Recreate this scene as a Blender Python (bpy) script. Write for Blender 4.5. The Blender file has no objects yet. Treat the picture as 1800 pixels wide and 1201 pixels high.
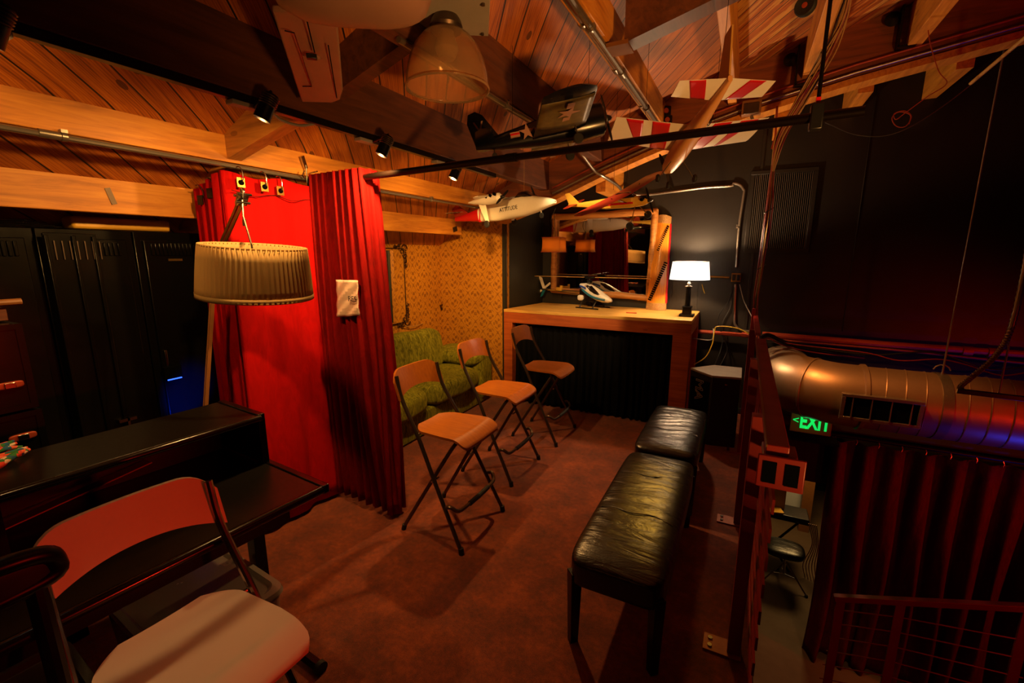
import bpy, bmesh, math, random
from mathutils import Vector, Matrix, Euler
PI = math.pi
sc = bpy.context.scene
COL = sc.collection
random.seed(7)
# ------------------------------------------------------------------ camera
EYE = 1.6
FPX = 790.0
TILT = math.atan(155.5/790.0)
YAW = math.atan(413/805.2)
cd = bpy.data.cameras.new('camera'); cam = bpy.data.objects.new('camera', cd); COL.objects.link(cam)
cd.sensor_width = 36.0; cd.lens = 36.0*FPX/1800.0; cd.clip_start = 0.02; cd.clip_end = 60
cam.location = (0, 0, EYE); cam.rotation_euler = (PI/2-TILT, 0, YAW)
sc.camera = cam
# ------------------------------------------------------------------ exposure and world
vs = sc.view_settings
sc.display_settings.display_device = 'sRGB'
vs.view_transform = 'Standard'; vs.look = 'None'; vs.exposure = 0.0; vs.gamma = 1.0; vs.use_curve_mapping = False
w = bpy.data.worlds.new('world'); sc.world = w; w.use_nodes = True
w.node_tree.nodes['Background'].inputs[0].default_value = (0.30, 0.10, 0.03, 1)
w.node_tree.nodes['Background'].inputs[1].default_value = 0.015
# ------------------------------------------------------------------ lights added to colour the room, no fixtures; most outside the frame, some in mid-air
def lamp(name, kind, loc, col, power, size=0.1, aim=None, angle=60, blend=.6, sizey=None):
    d = bpy.data.lights.new(name, kind); o = bpy.data.objects.new(name, d); COL.objects.link(o)
    o.location = loc; d.color = col; d.energy = power
    if kind == 'AREA':
        d.size = size
        if sizey: d.shape = 'RECTANGLE'; d.size_y = sizey
    else: d.shadow_soft_size = size
    if kind == 'SPOT': d.spot_size = math.radians(angle); d.spot_blend = blend
    if aim is not None:
        o.rotation_euler = (Vector(aim)-Vector(loc)).to_track_quat('-Z', 'Y').to_euler()
    return o
AMBER = (1.0, 0.42, 0.09); ORANGE = (1.0, 0.30, 0.05); RED = (1.0, 0.022, 0.006); WARM = (1.0, 0.66, 0.30); BLUE = (0.01, 0.03, 1.0)
AMB2 = (1.0, .44, .11)
lamp('amber_fill', 'POINT', (-0.9, -1.5, 1.7), (1, .24, .045), 4, .12)  # weak warm fill added behind the camera
lamp('red_ceiling_wash', 'SPOT', (3.2, .6, .6), RED, 75, .12, (1.5, 3.6, 3.1), 42, .9)
lamp('ceiling_wash', 'SPOT', (1.9, -.2, 0.4), AMB2, 520, .15, (-.75, 2.9, 3.0), 58, 1.0)
lamp('ceiling_wash', 'SPOT', (0.9, .2, 1.0), (1, .42, .10), 60, .12, (-1.0, 1.7, 2.8), 56, 1.0)
lamp('red_stage_light', 'SPOT', (3.2, 1.2, 0.3), RED, 60, .12, (1.6, 4.2, .2), 48, .9)
lamp('red_side_light', 'SPOT', (1.4, .9, 1.0), RED, 75, .06, (-1.38, .58, .9), 22, .8)
lamp('seat_spot', 'SPOT', (-1.2, -.9, 2.1), (1, .5, .17), 42, .06, (-1.05, .45, .55), 24, .9)
lamp('blue_low_light', 'SPOT', (2.4, 3.8, -.9), BLUE, 22, .08, (2.1, 4.25, .3), 75)
lamp('blue_locker_light', 'SPOT', (-2.2, 1.15, 0.30), (0, .04, 1), 260, .03, (-2.84, 1.37, 0.80), 20, .8)
lamp('ground_floor_light', 'POINT', (1.0, 6.6, -0.6), (1.0, .60, .2), 45, .2)
lamp('ground_floor_light', 'SPOT', (1.2, 3.2, -.5), (1.0, .55, .2), 25, .1, (.7, 4.2, -2.4), 70, .9)
lamp('red_stair_fill', 'SPOT', (2.3, .6, .6), RED, 40, .06, (1.1, 3.0, -.8), 50, .9)  # extra red light added so the stair rail shows
lamp('board_fill', 'SPOT', (1.9, 6.0, -.5), (.75, .85, 1), 45, .05, (1.05, 7.4, -1.15), 26, .9)  # cool spot added to brighten the whiteboard
lamp('red_curtain_light', 'SPOT', (4.5, 3.4, .2), RED, 150, .08, (1.5, 4.85, -1.2), 70, .9)
lamp('bench_glare', 'SPOT', (-.50, 3.98, 1.78), (1, .50, .05), 34, .08, (-.27, 2.25, .44), 22, 1.0)  # added in mid-air for the yellow glare on the leather
lamp('duct_spot', 'SPOT', (.05, 3.55, 2.45), (1, .36, .08), 190, .04, (1.0, 4.3, .5), 38, .9)
lamp('red_duct_light', 'SPOT', (3.4, 2.2, 1.7), RED, 34, .05, (1.9, 4.3, .45), 34, .9)
lamp('tabletop_spot', 'SPOT', (-1.1, 2.6, 2.55), WARM, 170, .04, (-1.35, 4.6, 1.1), 46, .8)

# ------------------------------------------------------------------ pixel to point on a plane of the room (places things in metres)
_f = Vector((-math.sin(YAW)*math.cos(TILT), math.cos(YAW)*math.cos(TILT), -math.sin(TILT)))
_r = Vector((math.cos(YAW), math.sin(YAW), 0)); _u = _r.cross(_f)
def ray(x, y): return _f + _r*((x-900)/FPX) - _u*((y-600.5)/FPX)
def at(x, y, ax, v):
    r = ray(x, y); c = Vector((0, 0, EYE)); t = (v-c[ax])/r[ax]
    return c + r*t
X, Y, Z = 0, 1, 2
# ------------------------------------------------------------------ materials
def srgb(h):
    if isinstance(h, (tuple, list)): return tuple(h)[:3]
    h = h.lstrip('#'); v = [int(h[i:i+2], 16)/255 for i in (0, 2, 4)]
    return tuple(c/12.92 if c <= .04045 else ((c+.055)/1.055)**2.4 for c in v)
class NT:
    def __init__(s, name):
        s.m = bpy.data.materials.new(name); s.m.use_nodes = True; s.t = s.m.node_tree
        s.b = s.t.nodes['Principled BSDF']
    def n(s, typ, **k):
        o = s.t.nodes.new(typ)
        for a, v in k.items(): setattr(o, a, v)
        return o
    def link(s, a, b): s.t.links.new(a, b)
    def math(s, op, a, b=None, c=None):
        n = s.n('ShaderNodeMath', operation=op)
        for i, v in enumerate((a, b, c)):
            if v is None: continue
            if isinstance(v, (int, float)): n.inputs[i].default_value = v
            else: s.link(v, n.inputs[i])
        return n.outputs[0]
    def mix(s, f, a, b):
        n = s.n('ShaderNodeMix', data_type='RGBA')
        for i, v in ((0, f), (6, a), (7, b)):
            if isinstance(v, (int, float)): n.inputs[i].default_value = v
            elif isinstance(v, tuple): n.inputs[i].default_value = (*v[:3], 1)
            else: s.link(v, n.inputs[i])
        return n.outputs[2]
    def noise(s, vec, scale, detail=4, rough=.6, dist=0):
        n = s.n('ShaderNodeTexNoise'); n.inputs['Scale'].default_value = scale; n.inputs['Detail'].default_value = detail
        n.inputs['Roughness'].default_value = rough; n.inputs['Distortion'].default_value = dist
        if vec is not None: s.link(vec, n.inputs['Vector'])
        return n.outputs['Fac']
    def mapping(s, vec, sc=(1, 1, 1), rot=(0, 0, 0), loc=(0, 0, 0)):
        n = s.n('ShaderNodeMapping'); n.inputs['Scale'].default_value = sc; n.inputs['Rotation'].default_value = rot; n.inputs['Location'].default_value = loc
        s.link(vec, n.inputs['Vector']); return n.outputs[0]
    def ramp(s, f, stops):
        n = s.n('ShaderNodeValToRGB'); e = n.color_ramp.elements
        while len(e) < len(stops): e.new(.5)
        for i, (p, c) in enumerate(stops): e[i].position = p; e[i].color = (*srgb(c), 1)
        s.link(f, n.inputs[0]); return n.outputs[0]
    def bump(s, h, strength=.3, dist=.01):
        n = s.n('ShaderNodeBump'); n.inputs['Strength'].default_value = strength; n.inputs['Distance'].default_value = dist
        s.link(h, n.inputs['Height']); s.link(n.outputs[0], s.b.inputs['Normal'])
    def set(s, **k):
        for a, v in k.items():
            i = s.b.inputs[a.replace('_', ' ')]
            if isinstance(v, (int, float)): i.default_value = v
            elif isinstance(v, tuple): i.default_value = (*v[:3], 1)
            else: s.link(v, i)
def pm(name, c1, c2=None, scale=20, rough=.5, metal=0, bump=0, bscale=None, stretch=(1, 1, 1), emit=0, ecol=None, sub=0, coat=0, sheen=0, trans=0, detail=4):
    t = NT(name); co = t.n('ShaderNodeTexCoord').outputs['Object']
    v = t.mapping(co, stretch)
    f = t.noise(v, scale, detail)
    c1 = srgb(c1); c2 = srgb(c2) if c2 else tuple(x*.75 for x in c1)
    t.set(Base_Color=t.mix(f, c1, c2), Metallic=metal)
    t.set(Roughness=t.math('ADD', t.math('MULTIPLY', f, .15), max(.02, rough-.075)))
    if bump: t.bump(t.noise(v, bscale or scale*3, 5), bump, .004)
    if emit: t.set(Emission_Color=srgb(ecol or c1), Emission_Strength=emit)
    if coat: t.set(Coat_Weight=coat, Coat_Roughness=.15)
    if sheen: t.set(Sheen_Weight=sheen)
    if trans: t.set(Transmission_Weight=trans)
    return t.m
M = {}
def beam_wood(name, a, b, c, along):
    t = NT(name); P = t.n('ShaderNodeNewGeometry').outputs['Position']
    sc_ = [14, 14, 14]; sc_[along] = 1.1
    v = t.mapping(P, tuple(sc_)); g = t.noise(v, 2.2, 8, .65, .6)
    w2 = t.noise(t.mapping(P, (2.2, 2.2, 2.2)), 1.2, 3)
    col = t.ramp(t.math('ADD', t.math('MULTIPLY', g, .75), t.math('MULTIPLY', w2, .25)), ((.3, a), (.5, b), (.68, c)))
    kn = t.n('ShaderNodeTexVoronoi'); kn.inputs['Scale'].default_value = 1.0
    s2 = [5, 5, 5]; s2[along] = 2.2
    t.link(t.mapping(P, tuple(s2)), kn.inputs['Vector'])
    k = t.math('LESS_THAN', kn.outputs['Distance'], .07)
    t.set(Base_Color=t.mix(t.math('MULTIPLY', k, .7), col, srgb(a)), Roughness=.55); t.bump(g, .25, .004)
    return t.m
M['beam'] = beam_wood('beam_wood', '#8a4f18', '#c07a26', '#d69434', 1)
M['beamx'] = beam_wood('block_wood', '#70431c', '#a96c2b', '#c5883c', 0)
M['girder'] = beam_wood('girder_wood', '#4a2413', '#7a3d1c', '#8d4a22', 0)
M['darkbeam'] = beam_wood('dark_beam_wood', '#3a2014', '#5a311c', '#6c3c22', 1)
def planks():
    t = NT('plank_ceiling'); P = t.n('ShaderNodeNewGeometry').outputs['Position']
    s = t.n('ShaderNodeSeparateXYZ'); t.link(P, s.inputs[0]); x, y, z = s.outputs
    u = t.math('ADD', t.math('MULTIPLY', x, .777), t.math('MULTIPLY', y, .63))
    v = t.math('ADD', t.math('MULTIPLY', x, -.63), t.math('MULTIPLY', y, .777))
    k = t.math('DIVIDE', t.math('ADD', u, 1.06), .115)
    cell = t.math('FLOOR', k); fr = t.math('FRACT', k)
    d = t.math('ABSOLUTE', t.math('SUBTRACT', fr, .5))
    wn = t.n('ShaderNodeTexWhiteNoise', noise_dimensions='1D'); t.link(cell, wn.inputs['W'])
    c = t.n('ShaderNodeCombineXYZ'); t.link(t.math('MULTIPLY', u, 22), c.inputs[0]); t.link(t.math('MULTIPLY', v, 1.2), c.inputs[1]); t.link(t.math('MULTIPLY', cell, 3.7), c.inputs[2])
    g = t.noise(c.outputs[0], 1.6, 8, .6, 1.2)
    wv = t.n('ShaderNodeTexWave', wave_type='BANDS', bands_direction='X'); wv.inputs['Scale'].default_value = 1.6; wv.inputs['Distortion'].default_value = 14; wv.inputs['Detail'].default_value = 3; wv.inputs['Detail Scale'].default_value = .8
    t.link(c.outputs[0], wv.inputs['Vector'])
    gg = t.math('ADD', t.math('MULTIPLY', g, .86), t.math('MULTIPLY', wv.outputs['Fac'], .14))
    col = t.ramp(gg, ((.25, '#4e1f08'), (.47, '#a65611'), (.72, '#cf7a1e')))
    col = t.mix(t.math('MULTIPLY', wn.outputs['Value'], .45), col, srgb('#6e3415'))
    c2 = t.n('ShaderNodeCombineXYZ'); t.link(t.math('MULTIPLY', u, 9), c2.inputs[0]); t.link(t.math('MULTIPLY', v, 3.5), c2.inputs[1]); t.link(cell, c2.inputs[2])
    kn = t.n('ShaderNodeTexVoronoi'); kn.inputs['Scale'].default_value = .8; t.link(c2.outputs[0], kn.inputs['Vector'])
    kk = t.math('LESS_THAN', kn.outputs['Distance'], .09)
    col = t.mix(t.math('MULTIPLY', kk, .75), col, srgb('#2c1208'))
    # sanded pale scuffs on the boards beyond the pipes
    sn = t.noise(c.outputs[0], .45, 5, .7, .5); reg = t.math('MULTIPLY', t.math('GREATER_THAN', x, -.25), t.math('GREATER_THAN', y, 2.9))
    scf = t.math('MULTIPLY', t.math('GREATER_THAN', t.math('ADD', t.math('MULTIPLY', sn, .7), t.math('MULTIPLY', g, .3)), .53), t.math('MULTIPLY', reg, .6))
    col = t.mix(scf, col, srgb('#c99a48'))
    gr = t.math('GREATER_THAN', d, .473)
    t.set(Base_Color=t.mix(gr, col, srgb('#120704')), Roughness=.6)
    t.bump(t.math('SUBTRACT', t.math('MULTIPLY', gg, .3), gr), .5, .008)
    return t.m
M['planks'] = planks()
def carpet():
    t = NT('carpet'); P = t.n('ShaderNodeNewGeometry').outputs['Position']
    a = t.noise(P, 260, 3, .8); b = t.noise(P, 5, 5, .7); c = t.noise(P, 38, 4, .7)
    m = t.math('ADD', t.math('MULTIPLY', a, .35), t.math('ADD', t.math('MULTIPLY', b, .4), t.math('MULTIPLY', c, .25)))
    t.set(Base_Color=t.ramp(m, ((.36, '#3c140a'), (.5, '#722c0c'), (.64, '#a54a12'))), Roughness=.95, Sheen_Weight=.2)
    t.bump(a, .6, .006); return t.m
M['carpet'] = carpet()
def wallpaper():
    t = NT('damask_wallpaper'); P = t.n('ShaderNodeNewGeometry').outputs['Position']
    s = t.n('ShaderNodeSeparateXYZ'); t.link(P, s.inputs[0]); x, y, z = s.outputs
    h = t.math('ADD', x, y)
    px, pz = 2*PI/.19, 2*PI/.21
    wob = t.math('MULTIPLY', t.math('SINE', t.math('MULTIPLY', z, pz*3)), .35)
    A = t.math('COSINE', t.math('ADD', t.math('MULTIPLY', h, px/1), 0)); B = t.math('COSINE', t.math('MULTIPLY', z, pz))
    f = t.math('ADD', A, B)
    ln = t.math('LESS_THAN', t.math('ABSOLUTE', t.math('ADD', f, t.math('MULTIPLY', wob, .3))), .09)
    # leaves inside every ogee: small lobes from a product of higher harmonics
    lob = t.math('MULTIPLY', t.math('SINE', t.math('ABSOLUTE', t.math('MULTIPLY', h, px*2.5))), t.math('COSINE', t.math('ADD', t.math('MULTIPLY', z, pz*3), t.math('MULTIPLY', A, 2.2))))
    mot = t.math('MULTIPLY', t.math('GREATER_THAN', t.math('ABSOLUTE', f), .75), t.math('GREATER_THAN', lob, .05))
    p = t.math('MAXIMUM', ln, mot)
    n1 = t.noise(P, 160, 3); n2 = t.noise(P, 4, 4)
    pn = t.math('MULTIPLY', p, t.math('GREATER_THAN', n1, .42))
    base = t.mix(n2, srgb('#cf9228'), srgb('#a66c1c'))
    t.set(Base_Color=t.mix(t.math('MULTIPLY', pn, .8), base, srgb('#7a4714')), Roughness=.5, Metallic=.15); t.bump(pn, .3, .003)
    return t.m
M['paper'] = wallpaper()
M['black_wall'] = pm('black_wall_paint', '#1f1912', '#17120d', 3, .45, bump=.12, bscale=60)
M['grey_wall'] = pm('charcoal_wall_paint', '#22231e', '#1a1b17', 3, .5, bump=.1, bscale=60)
M['dark_room'] = pm('dark_room_paint', '#141110', '#0e0c0b', 3, .7)
M['concrete'] = pm('concrete', '#70573c', '#453323', 3, .75, bump=.3, bscale=40)
M['table'] = beam_wood('oak_table', '#7e3410', '#a54e1a', '#b9622a', 0)
M['tabletop'] = beam_wood('lit_table_top', '#b07a34', '#d2a24c', '#dfb866', 0)  # lighter than the apron wood: the light on top is in the colour
M['ply'] = pm('walnut_plywood', '#b86a20', '#82400f', 7, .34, stretch=(1, 9, 4), coat=.35)
M['white_seat'] = pm('white_lacquer', '#e8ddcf', '#dccfbf', 5, .45)
M['steel'] = pm('dark_steel_tube', '#6a5a4c', '#463a31', 20, .35, metal=.85)
M['chrome'] = pm('chrome', '#c9c2b8', '#9b948a', 20, .22, metal=1)
M['galv'] = pm('galvanised_pipe', '#a59c8e', '#857c70', 30, .34, metal=.85)
M['rubber'] = pm('black_rubber', '#12100f', '#0a0909', 30, .7)
M['blackp'] = pm('black_plastic', '#141312', '#0c0b0b', 20, .4)
M['blackm'] = pm('black_metal', '#16120f', '#0c0a09', 20, .3, metal=.5)
M['polepaint'] = pm('black_painted_pole', '#1d120d', '#120b08', 12, .32, metal=.6)
M['locker'] = pm('locker_enamel', '#12100e', '#0b0a09', 6, .22, metal=.4)
M['desk'] = pm('black_laminate', '#171411', '#0f0d0b', 60, .33)
M['deskedge'] = pm('black_desk_edge', '#1a1310', '#0f0b09', 30, .18)
M['redsteel'] = pm('red_painted_steel', '#84160b', '#640f07', 8, .4, bump=.08)
M['plate'] = pm('weathered_steel_plate', '#a4593c', '#7c3d28', 30, .5, metal=.3)
def velvet(name, a, b, sh, ms=(10, 10, 3)):
    t = NT(name); P = t.n('ShaderNodeTexCoord').outputs['Object']
    n = t.noise(t.mapping(P, ms), 2.5, 6, .65, 1.2)
    t.set(Base_Color=t.ramp(n, ((.3, a), (.7, b))), Roughness=.85, Specular_IOR_Level=.12, Sheen_Weight=sh, Sheen_Roughness=.4, Sheen_Tint=srgb(b)); t.bump(n, .35, .01)
    return t.m
M['green'] = velvet('green_velvet', '#2e3308', '#98962e', .5, (16, 16, 5))
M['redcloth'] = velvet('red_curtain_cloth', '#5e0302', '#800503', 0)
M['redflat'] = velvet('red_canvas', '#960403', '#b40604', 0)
M['darkred'] = velvet('maroon_stage_cloth', '#3a0805', '#54100a', .3)
M['blackcloth'] = velvet('black_drape_cloth', '#040303', '#090807', 0)
def leather():
    t = NT('black_leather'); P = t.n('ShaderNodeTexCoord').outputs['Object']
    v = t.mapping(P, (3, 11, 3)); n = t.noise(v, 1.5, 4, .55, .9); f = t.noise(P, 130, 3)
    t.set(Base_Color=t.mix(f, srgb('#0c0a08'), srgb('#050404')), Roughness=t.math('ADD', t.math('MULTIPLY', f, .15), .24), Specular_IOR_Level=.5)
    t.bump(t.math('ADD', t.math('MULTIPLY', n, 1.0), t.math('MULTIPLY', f, .05)), .6, .014); return t.m
M['leather'] = leather()
def shade_mat(name, col, em, tr=.5, pleat=0):
    t = NT(name); tl = t.n('ShaderNodeBsdfTranslucent'); tl.inputs[0].default_value = (*srgb(col), 1)
    mx = t.n('ShaderNodeMixShader'); mx.inputs[0].default_value = tr
    P = t.n('ShaderNodeTexCoord').outputs['Object']; n = t.noise(t.mapping(P, (1, 1, .3)), 60, 3)
    t.set(Base_Color=t.mix(n, srgb(col), tuple(.8*c for c in srgb(col))), Roughness=.8)
    if em: t.set(Emission_Color=srgb(col), Emission_Strength=em)
    out = t.t.nodes['Material Output']; t.link(t.b.outputs[0], mx.inputs[1]); t.link(tl.outputs[0], mx.inputs[2]); t.link(mx.outputs[0], out.inputs[0])
    return t.m
M['pleated'] = shade_mat('pleated_shade_cloth', '#cfae72', 0, .35)
M['white_shade'] = shade_mat('white_lit_shade', '#f2f4f5', .9, .5)
M['silk'] = shade_mat('amber_shade_cloth', '#c98a3a', 0, .6)
def emis(name, col, st):
    t = NT(name); t.set(Base_Color=srgb(col), Emission_Color=srgb(col), Emission_Strength=st); return t.m
M['bulb'] = emis('lit_bulb', '#fff1d8', 14)
M['bulb2'] = emis('cool_lit_bulb', '#dfe6ff', 6)
M['exitgreen'] = emis('exit_letters', '#10e060', .85)
M['mirror'] = pm('mirror_glass', '#c8c2b4', '#c2bcae', 2, .08, metal=1)
mm = NT('mirror_silver'); mm.set(Base_Color=(.72, .70, .64), Metallic=1.0, Roughness=.02); M['mirror'] = mm.m
M['gold'] = pm('old_gilt', '#5c4019', '#31200c', 40, .45, metal=.8, bump=.4)
M['brass'] = pm('brass', '#a9833f', '#7f5f2a', 30, .35, metal=.9)
M['paperw'] = pm('white_paper', '#d8c3b4', '#c7b0a2', 8, .8, bump=.6, bscale=9)
M['black'] = pm('black_ink', '#050505', '#030303', 10, .95); M['black'].node_tree.nodes['Principled BSDF'].inputs['Specular IOR Level'].default_value = .05
M['white'] = pm('white_film', '#e9e2d4', '#d8d0c0', 10, .35)
M['whitefoam'] = pm('pale_foam', '#a87f6c', '#946c5a', 6, .5, bump=.08, bscale=200)
M['red'] = pm('red_film', '#c9121a', '#a80c14', 6, .35)
M['yellow'] = pm('yellow_film', '#d9a93a', '#c39230', 6, .4)
M['redbrown'] = pm('red_wing_film', '#9a2a14', '#7c1e0e', 4, .4)
M['navy'] = pm('navy_paint', '#090b12', '#05070c', 8, .25)
M['oliveband'] = pm('scuffed_silver_paint', '#7a6838', '#1c1c14', 30, .4, detail=6)
M['grey'] = pm('grey_plastic', '#9a948c', '#837d76', 10, .5)
M['teal'] = pm('teal_stripe', '#1b6f8c', '#14566e', 5, .35)
M['bluef'] = pm('blue_stripe', '#2a53b8', '#1d3e92', 5, .35)
M['smoke'] = pm('smoked_canopy', '#0b0d10', '#08090b', 5, .06, coat=.6)
M['blond'] = pm('blond_wood', '#c79b50', '#a67a36', 8, .45, stretch=(1, 1, .15))
M['carved'] = pm('carved_dark_wood', '#5a2a14', '#c99a55', 90, .4, bump=.6, detail=2)
M['harpwood'] = pm('varnished_soundboard', '#e0932a', '#c46f16', 5, .3, stretch=(6, 1, .6), coat=.5)
M['copper'] = pm('rust_painted_pipe', '#b0492a', '#8c3218', 12, .5, metal=.3)
M['yel_cable'] = pm('yellow_cable', '#cfae2c', '#b5961f', 12, .5)
M['tan_cable'] = pm('tan_cable', '#b8925c', '#94713f', 12, .5)
M['red_cable'] = pm('red_cable', '#8a2414', '#6a170b', 12, .5)
M['blk_cable'] = pm('black_cable', '#0f0d0c', '#0a0908', 12, .45)
def duct_mat():
    t = NT('spiral_duct'); P = t.n('ShaderNodeTexCoord').outputs['Object']
    n = t.noise(P, 6, 6, .7); n2 = t.noise(P, 60, 3)
    t.set(Base_Color=t.mix(n, srgb('#b59a7c'), srgb('#8a7056')), Metallic=.75, Roughness=t.math('ADD', t.math('MULTIPLY', n, .2), .32)); t.bump(n2, .08, .003); return t.m
M['duct'] = duct_mat()
M['plastic'] = pm('clear_storage_plastic', '#cfc4bc', '#bfb3aa', 6, .25, trans=.55)
def glass():
    t = NT('prismatic_acrylic'); t.set(Base_Color=(1.0, .72, .42), Transmission_Weight=.88, Roughness=.10, IOR=1.2, Specular_IOR_Level=.8)
    return t.m
M['acrylic'] = glass()
def scarfm():
    t = NT('patterned_scarf'); P = t.n('ShaderNodeTexCoord').outputs['Object']
    v = t.n('ShaderNodeTexVoronoi'); v.inputs['Scale'].default_value = 75; t.link(P, v.inputs['Vector'])
    s = t.n('ShaderNodeSeparateColor'); t.link(v.outputs['Color'], s.inputs[0])
    r = t.ramp(s.outputs[0], ((0, '#d94a30'), (.25, '#1d5f86'), (.45, '#e0c9b0'), (.62, '#2f7a3a'), (.8, '#e86a4a'), (.92, '#20336e')))
    r.node.color_ramp.interpolation = 'CONSTANT'; t.set(Base_Color=r, Roughness=.8); return t.m
M['scarf'] = scarfm()
M['whiteboard'] = pm('whiteboard', '#c9cdd4', '#b9bec6', 3, .3)
M['cordw'] = pm('wood_trim', '#8c5a2c', '#6e421c', 12, .5)

# ------------------------------------------------------------------ mesh collector
ORG = {}
def rot_to(d, up=(0, 0, 1)):
    d = Vector(d).normalized(); u = Vector(up)
    if abs(d.dot(u)) > .995: u = Vector((1, 0, 0))
    x = u.cross(d).normalized(); y = d.cross(x)
    return Matrix((x, y, d)).transposed()      # columns x, y, d
class MB:
    def __init__(s): s.bm = bmesh.new()
    def box(s, c, size, rot=None):
        m = Matrix.Translation(Vector(c))
        if rot is not None: m = m @ (rot.to_4x4() if isinstance(rot, Matrix) else Euler(rot).to_matrix().to_4x4())
        bmesh.ops.create_cube(s.bm, size=1, matrix=m @ Matrix.Diagonal((*size, 1))); return s
    def bx(s, a, b):
        a, b = Vector(a), Vector(b); return s.box((a+b)/2, [abs(v) for v in (b-a)])
    def bar(s, a, b, w_, h, up=(0, 0, 1)):
        a, b = Vector(a), Vector(b); return s.box((a+b)/2, (w_, h, (b-a).length), rot_to(b-a, up))
    def rings(s, R, cap=True, close=False):
        vs_ = [[s.bm.verts.new(p) for p in r] for r in R]; n = len(R[0])
        pairs = list(zip(vs_, vs_[1:])) + ([(vs_[-1], vs_[0])] if close else [])
        for a, b in pairs:
            for i in range(n):
                j = (i+1) % n
                s.bm.faces.new((a[i], a[j], b[j], b[i]))
        if cap and not close:
            s.bm.faces.new(list(reversed(vs_[0]))); s.bm.faces.new(vs_[-1])
        return s
    def tube(s, pts, r, seg=8, cap=True, close=False):
        pts = [Vector(p) for p in pts]; n = len(pts); R = []
        rr = r if isinstance(r, (list, tuple)) else [r]*n
        prev = None
        for i, p in enumerate(pts):
            if close: d = pts[(i+1) % n]-pts[i-1]
            else: d = pts[min(i+1, n-1)]-pts[max(i-1, 0)]
            if d.length < 1e-9: d = Vector((0, 0, 1))
            d.normalize()
            if prev is None:
                x = Vector((0, 0, 1)).cross(d)
                if x.length < .1: x = Vector((1, 0, 0)).cross(d)
            else: x = prev - d*prev.dot(d)
            x.normalize(); prev = x; y = d.cross(x)
            R.append([p+(x*math.cos(2*PI*k/seg)+y*math.sin(2*PI*k/seg))*rr[i] for k in range(seg)])
        return s.rings(R, cap, close)
    def cyl(s, a, b, r, r2=None, seg=16): return s.tube([a, b], [r, r if r2 is None else r2], seg)
    def lathe(s, prof, c=(0, 0, 0), axis=(0, 0, 1), seg=24, cap=True):
        m = rot_to(axis, (0, 1, 0) if abs(Vector(axis).z) > .9 else (0, 0, 1)); c = Vector(c)
        return s.rings([[c+m @ Vector((r*math.cos(2*PI*k/seg), r*math.sin(2*PI*k/seg), z)) for k in range(seg)] for r, z in prof], cap)
    def grid(s, f, nu, nv, closeu=False):
        V_ = [[s.bm.verts.new(f(i/(nu if closeu else nu-1), j/(nv-1))) for j in range(nv)] for i in range(nu)]
        for i in range(nu if closeu else nu-1):
            for j in range(nv-1):
                a, b = V_[i], V_[(i+1) % nu]
                s.bm.faces.new((a[j], b[j], b[j+1], a[j+1]))
        return s
    def prism(s, poly, a, b):
        """poly: list of 3D points (a flat outline); extruded by vector b-a"""
        d = Vector(b)-Vector(a); A = [s.bm.verts.new(Vector(p)) for p in poly]; B = [s.bm.verts.new(Vector(p)+d) for p in poly]; n = len(poly)
        s.bm.faces.new(A); s.bm.faces.new(list(reversed(B)))
        for i in range(n): j = (i+1) % n; s.bm.faces.new((A[j], A[i], B[i], B[j]))
        return s
    def face(s, poly):
        s.bm.faces.new([s.bm.verts.new(Vector(p)) for p in poly]); return s
    def ball(s, c, r, seg=16):
        r = (r, r, r) if isinstance(r, (int, float)) else r
        bmesh.ops.create_uvsphere(s.bm, u_segments=seg, v_segments=max(6, seg*2//3), radius=1, matrix=Matrix.Translation(Vector(c)) @ Matrix.Diagonal((*r, 1))); return s
    def cushion(s, c, size, p=4.0, n=14, warp=None, rot=None):
        """a soft block: a superellipsoid cube"""
        R = rot if rot is not None else Matrix.Identity(3)
        bm = bmesh.new(); bmesh.ops.create_cube(bm, size=2); bmesh.ops.subdivide_edges(bm, edges=bm.edges[:], cuts=n, use_grid_fill=True)
        for v in bm.verts:
            q = v.co; k = (abs(q.x)**p+abs(q.y)**p+abs(q.z)**p)**(1/p); q = q/k if k else q
            q = Vector((q.x*size[0]/2, q.y*size[1]/2, q.z*size[2]/2))
            if warp: q = warp(q)
            v.co = R @ q + Vector(c)
        me = bpy.data.meshes.new('tmp'); bm.to_mesh(me); bm.free(); s.bm.from_mesh(me); bpy.data.meshes.remove(me); return s
    def build(s, name, mat, parent=None, bevel=0, solid=0, smooth=True, kind=None, sharp=35, label=None):
        bm = s.bm; bmesh.ops.recalc_face_normals(bm, faces=bm.faces[:]) if not solid else None
        org = ORG.get(parent.name, Vector()) if parent else None
        if parent is None:
            xs = [v.co.x for v in bm.verts]; ys = [v.co.y for v in bm.verts]; zs = [v.co.z for v in bm.verts]
            org = Vector(((min(xs)+max(xs))/2, (min(ys)+max(ys))/2, min(zs)))
        if org.length: bmesh.ops.translate(bm, vec=-org, verts=bm.verts[:])
        bm.normal_update()
        if smooth:
            for f in bm.faces: f.smooth = True
            for e in bm.edges:
                if len(e.link_faces) == 2 and e.calc_face_angle(0) > math.radians(sharp): e.smooth = False
        me = bpy.data.meshes.new(name); bm.to_mesh(me); bm.free()
        me.materials.append(M[mat] if isinstance(mat, str) else mat)
        o = bpy.data.objects.new(name, me); COL.objects.link(o)
        if parent: o.parent = parent; ORG[o.name] = org
        else: o.location = org; ORG[o.name] = org
        if solid: md = o.modifiers.new('s', 'SOLIDIFY'); md.thickness = solid; md.offset = 0
        if bevel:
            md = o.modifiers.new('b', 'BEVEL'); md.width = bevel; md.segments = 2; md.limit_method = 'ANGLE'; md.angle_limit = math.radians(40)
        if kind: o['kind'] = kind
        if label: o['label'] = label
        return o
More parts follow.
